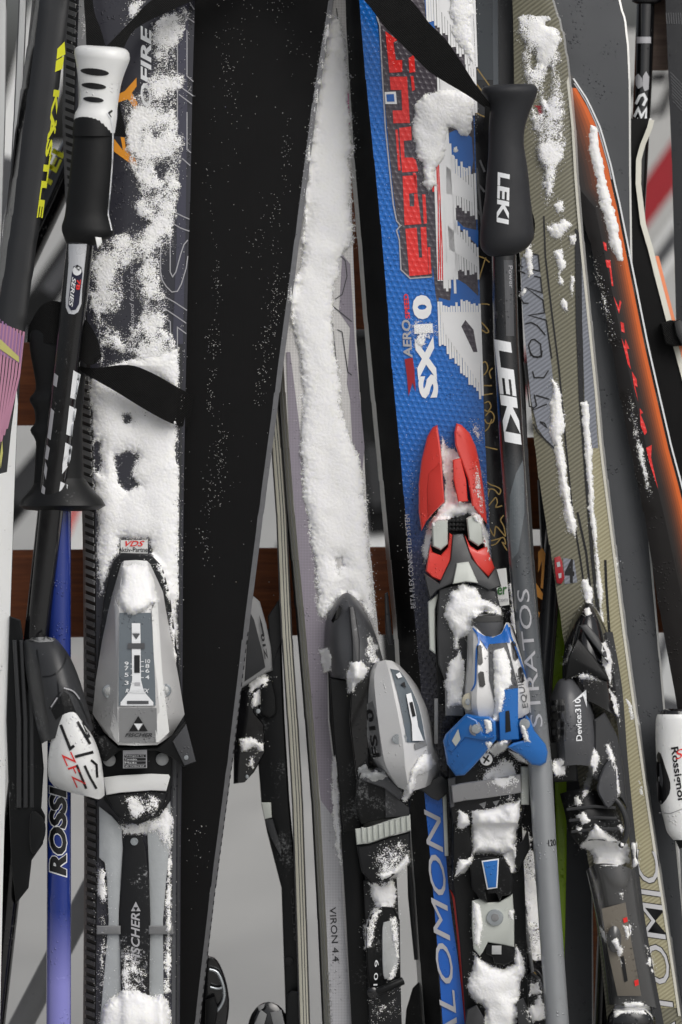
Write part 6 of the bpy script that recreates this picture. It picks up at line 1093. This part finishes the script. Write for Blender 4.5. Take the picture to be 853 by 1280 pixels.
clumps('square block of snow below the clamp bar', [[(590, 1014), (612, 1010), (640, 1003), (650, 1000), (650, 1028), (646, 1040), (644, 1066), (628, 1068), (610, 1066), (590, 1068)]], 14, wlo=5, rag=2, soft=3); clumps('snow shelf on the left plate shoulder', [[(574, 1012), (585, 1018), (588, 1030), (578, 1037), (571, 1035)], [(567, 1098), (574, 1074), (584, 1074), (592, 1064), (592, 1076), (584, 1088)]], 8, wlo=5, rag=1.2); clumps('snow beside the brake pedal of the race ski', [[(628, 1068), (646, 1050), (646, 1088), (640, 1092)]], 7, wlo=5)
clumps('snow heap below the pale heel carriage', [[(593, 1190), (604, 1200), (612, 1206), (630, 1211), (642, 1204), (645, 1180), (655, 1196), (658, 1214), (650, 1224), (649, 1250), (642, 1300), (606, 1300), (606, 1262), (592, 1250), (584, 1234), (590, 1212)]], 14, wlo=5, rag=2.6, lump=16, soft=4); clumps('snow crumbs on the pale heel carriage', [[(592, 1126), (600, 1130), (604, 1160), (600, 1186), (593, 1178)], [(636, 1138), (642, 1138), (642, 1150), (637, 1148)]], 4, rag=1.4, wlo=15)
clumps('frosty snow on the gold scroll ski behind the aluminium pole', [[(650, 1030), (664, 1040), (672, 1090), (680, 1160), (690, 1200), (664, 1200), (654, 1120), (648, 1070)]], 3, holes=.5, rag=5, wlo=-60, whi=10, grains=80); clumps('snow on the dark heel unit at the bottom edge', [[(656, 1262), (674, 1246), (680, 1254), (680, 1272), (662, 1280)], [(664, 1230), (674, 1226), (676, 1240), (662, 1244)]], 4, holes=.4, rag=4, wlo=-60, whi=30); clumps('snow between sticker and grey pole', [[(637, 730), (643, 726), (650, 800), (648, 830), (640, 790)]], 3, holes=.4, rag=2, wlo=-60, whi=-20)
# gold ski
clumps('snow on the upper half of the gold ski', [[(648, 20), (660, -6), (688, 2), (699, 25), (701, 60), (705, 78), (696, 84), (702, 110), (706, 150), (706, 180), (700, 206), (692, 232), (684, 256), (678, 216), (668, 190), (672, 170), (664, 150), (660, 118), (656, 100), (652, 75), (655, 55), (646, 40)]], 6, rag=4.5, lump=18, wlo=-32, whi=-24, holes=.6, hd=40., fade=7, grains=90, cut=[[(664, 66), (668, 64), (671, 78), (666, 84)], [(686, 84), (690, 100), (684, 130), (680, 110)], [(667, 124), (674, 122), (678, 140), (672, 142)]])
clumps('small snow flecks in the middle of the gold ski', [[(684, 284), (706, 274), (714, 282), (700, 298), (688, 296)], [(692, 314), (702, 312), (708, 332), (700, 342)], [(700, 345), (705, 348), (704, 356), (698, 354)], [(704, 372), (710, 380), (709, 390), (702, 380)], [(650, 240), (660, 236), (664, 300), (668, 342), (660, 350), (655, 310)], [(652, 355), (660, 360), (656, 376), (650, 370)], [(712, 296), (720, 292), (722, 310), (714, 306)], [(713, 340), (718, 350), (716, 372), (712, 360)], [(694, 256), (704, 250), (706, 264), (697, 266)]], 4, rag=2.6, lump=7, wlo=-32, whi=-22, grains=60, holes=.3)
clumps('strip of snow across the outlined letters of the gold ski', [[(688, 468), (697, 480), (702, 500), (708, 530), (702, 545), (708, 590), (714, 630), (721, 655), (719, 672), (710, 660), (704, 630), (698, 590), (692, 556), (686, 530), (690, 500)]], 5, rag=3, lump=12, wlo=-32, whi=-22, holes=.2, grains=60); clumps('narrow strip of snow along the black seam of the gold ski', [[(726, 504), (736, 500), (740, 560), (742, 620), (748, 690), (753, 740), (756, 800), (750, 780), (744, 700), (737, 640), (731, 570)]], 4, rag=2.5, lump=12, wlo=-32, whi=-22, holes=.3, grains=60); clumps('snow at the base of the seams by the black hood', [[(728, 726), (736, 722), (742, 745), (738, 760), (730, 750)], [(750, 805), (758, 800), (766, 830), (764, 860), (756, 838)]], 4, rag=2, wlo=-32, whi=10)
clumps('snow on the black hood tip', [[(728, 760), (738, 756), (742, 768), (732, 770)]], 3, holes=.4, rag=2, wlo=-30); clumps('snow in the grooves of the black hood', [[(752, 820), (760, 828), (764, 846), (757, 840)], [(716, 846), (735, 842), (752, 852), (736, 850)], [(704, 830), (711, 815), (712, 806), (718, 806), (712, 826)]], 2, holes=.5, rag=2, wlo=-30); clumps('snow behind the smoky heel housing', [[(762, 860), (770, 870), (776, 900), (774, 908), (768, 896)], [(742, 935), (750, 945), (744, 965), (736, 990), (728, 1000), (730, 980), (738, 955)], [(756, 930), (762, 930), (768, 948), (776, 990), (772, 996), (768, 965)]], 5, rag=2, wlo=-30); clumps('round snow blob on the black heel block', [[(692, 952), (702, 947), (708, 958), (706, 968), (696, 970), (691, 962)]], 5, rag=1.2); clumps('snow blobs on the ribbed cup of the gold ski', [[(716, 996), (724, 994), (728, 1004), (722, 1010), (716, 1004)], [(718, 1018), (730, 1016), (738, 1026), (728, 1030)], [(720, 1032), (728, 1034), (726, 1042)], [(774, 1032), (780, 1034), (778, 1042)]], 3, rag=2, holes=.3)
clumps('snow mass under the ribbed cup of the gold ski', [[(745, 1029), (757, 1040), (772, 1050), (786, 1056), (788, 1078), (770, 1083), (745, 1082), (738, 1064), (724, 1058), (736, 1046)], [(790, 1054), (797, 1052), (798, 1080), (790, 1086)]], 9, rag=2, wlo=-30); clumps('snow on the clear heel cover of the gold ski', [[(750, 1158), (758, 1164), (758, 1178), (752, 1170)], [(780, 1158), (788, 1156), (790, 1168), (784, 1176)], [(764, 1176), (772, 1172), (780, 1190), (774, 1196)], [(774, 1196), (780, 1204), (778, 1210)], [(774, 1116), (779, 1116), (778, 1124)]], 5, rag=1.6, wlo=-30); clumps('snow at the bottom of the clear heel cover', [[(768, 1256), (780, 1252), (812, 1256), (818, 1276), (806, 1268), (780, 1266), (766, 1276)], [(808, 1182), (814, 1184), (817, 1216), (810, 1204)]], 4, rag=3, wlo=-30, holes=.3); clumps('thin snow along the pale right band of the gold ski', [[(768, 690), (772, 700), (775, 740), (768, 720)], [(782, 870), (792, 880), (798, 905), (788, 900)], [(798, 975), (806, 982), (808, 1000), (800, 994)]], 1.5, rag=3, holes=.5, wlo=-32, whi=-22)
clumps('furry strip of snow on the orange ski tip', [[(738, 156), (747, 158), (750, 184), (757, 220), (768, 262), (776, 300), (780, 326), (772, 326), (762, 300), (752, 260), (744, 220), (737, 186)]], 4.5, rag=2.6, lump=9, wlo=-50, whi=-40, grains=60, holes=.15); clumps('grey ice smear on the orange ski', [[(787, 494), (794, 516), (805, 570), (814, 608), (815, 622), (808, 612), (798, 566), (790, 524)]], 1.0, holes=.75, hd=60., rag=2, wlo=-50, whi=-40); clumps('thin frost on the left of the orange ski', [[(742, 322), (752, 345), (764, 400), (768, 425), (762, 416), (750, 362)]], .8, rag=2, holes=.85, hd=60., wlo=-50, whi=-40)
specks('snow_specks', 'tiny snow crystals scattered over the big matt black base', [(292, 30, 14, 22, 40), (285, 95, 6, 22, 45), (345, 15, 14, 14, 25), (375, 60, 12, 20, 22), (300, 120, 20, 30, 18), (358, 190, 4, 26, 40), (345, 260, 10, 14, 25), (325, 300, 8, 14, 26), (345, 370, 4, 30, 90), (332, 430, 5, 28, 80), (325, 480, 4, 16, 40), (272, 350, 4, 20, 45), (268, 430, 5, 14, 60), (264, 490, 3, 16, 40), (275, 570, 6, 26, 90), (262, 620, 5, 16, 40), (258, 680, 6, 12, 30), (248, 1060, 9, 24, 30), (300, 600, 30, 120, 30), (262, 200, 8, 60, 16), (290, 250, 40, 120, 40)], -23.6, (.3, .75))
specks('snow_specks', 'loose snow crystals on the charcoal ski and its right rail', [(232, 60, 3, 60, 40), (228, 300, 2, 100, 30), (140, 250, 12, 30, 10), (222, 560, 3, 60, 40), (232, 30, 2, 20, 12)], 1.6, (.3, .7))
specks('snow_specks', 'snow crumbs on the blue and charcoal race ski', [(490, 60, 10, 40, 30), (505, 640, 6, 60, 40), (520, 780, 4, 50, 50), (545, 470, 14, 30, 16), (490, 250, 8, 60, 16), (515, 600, 3, 12, 25)], 2.0, (.3, .75))
for o in [o for o in COL.objects if o.type == 'MESH' and o.name.split('.')[0] in ('outline_lettering', 'scroll_line', 'logo', 'pattern_line', 'trim_line', 'stripe')]: o['kind'] = 'stuff' if o.parent else o.get('kind')
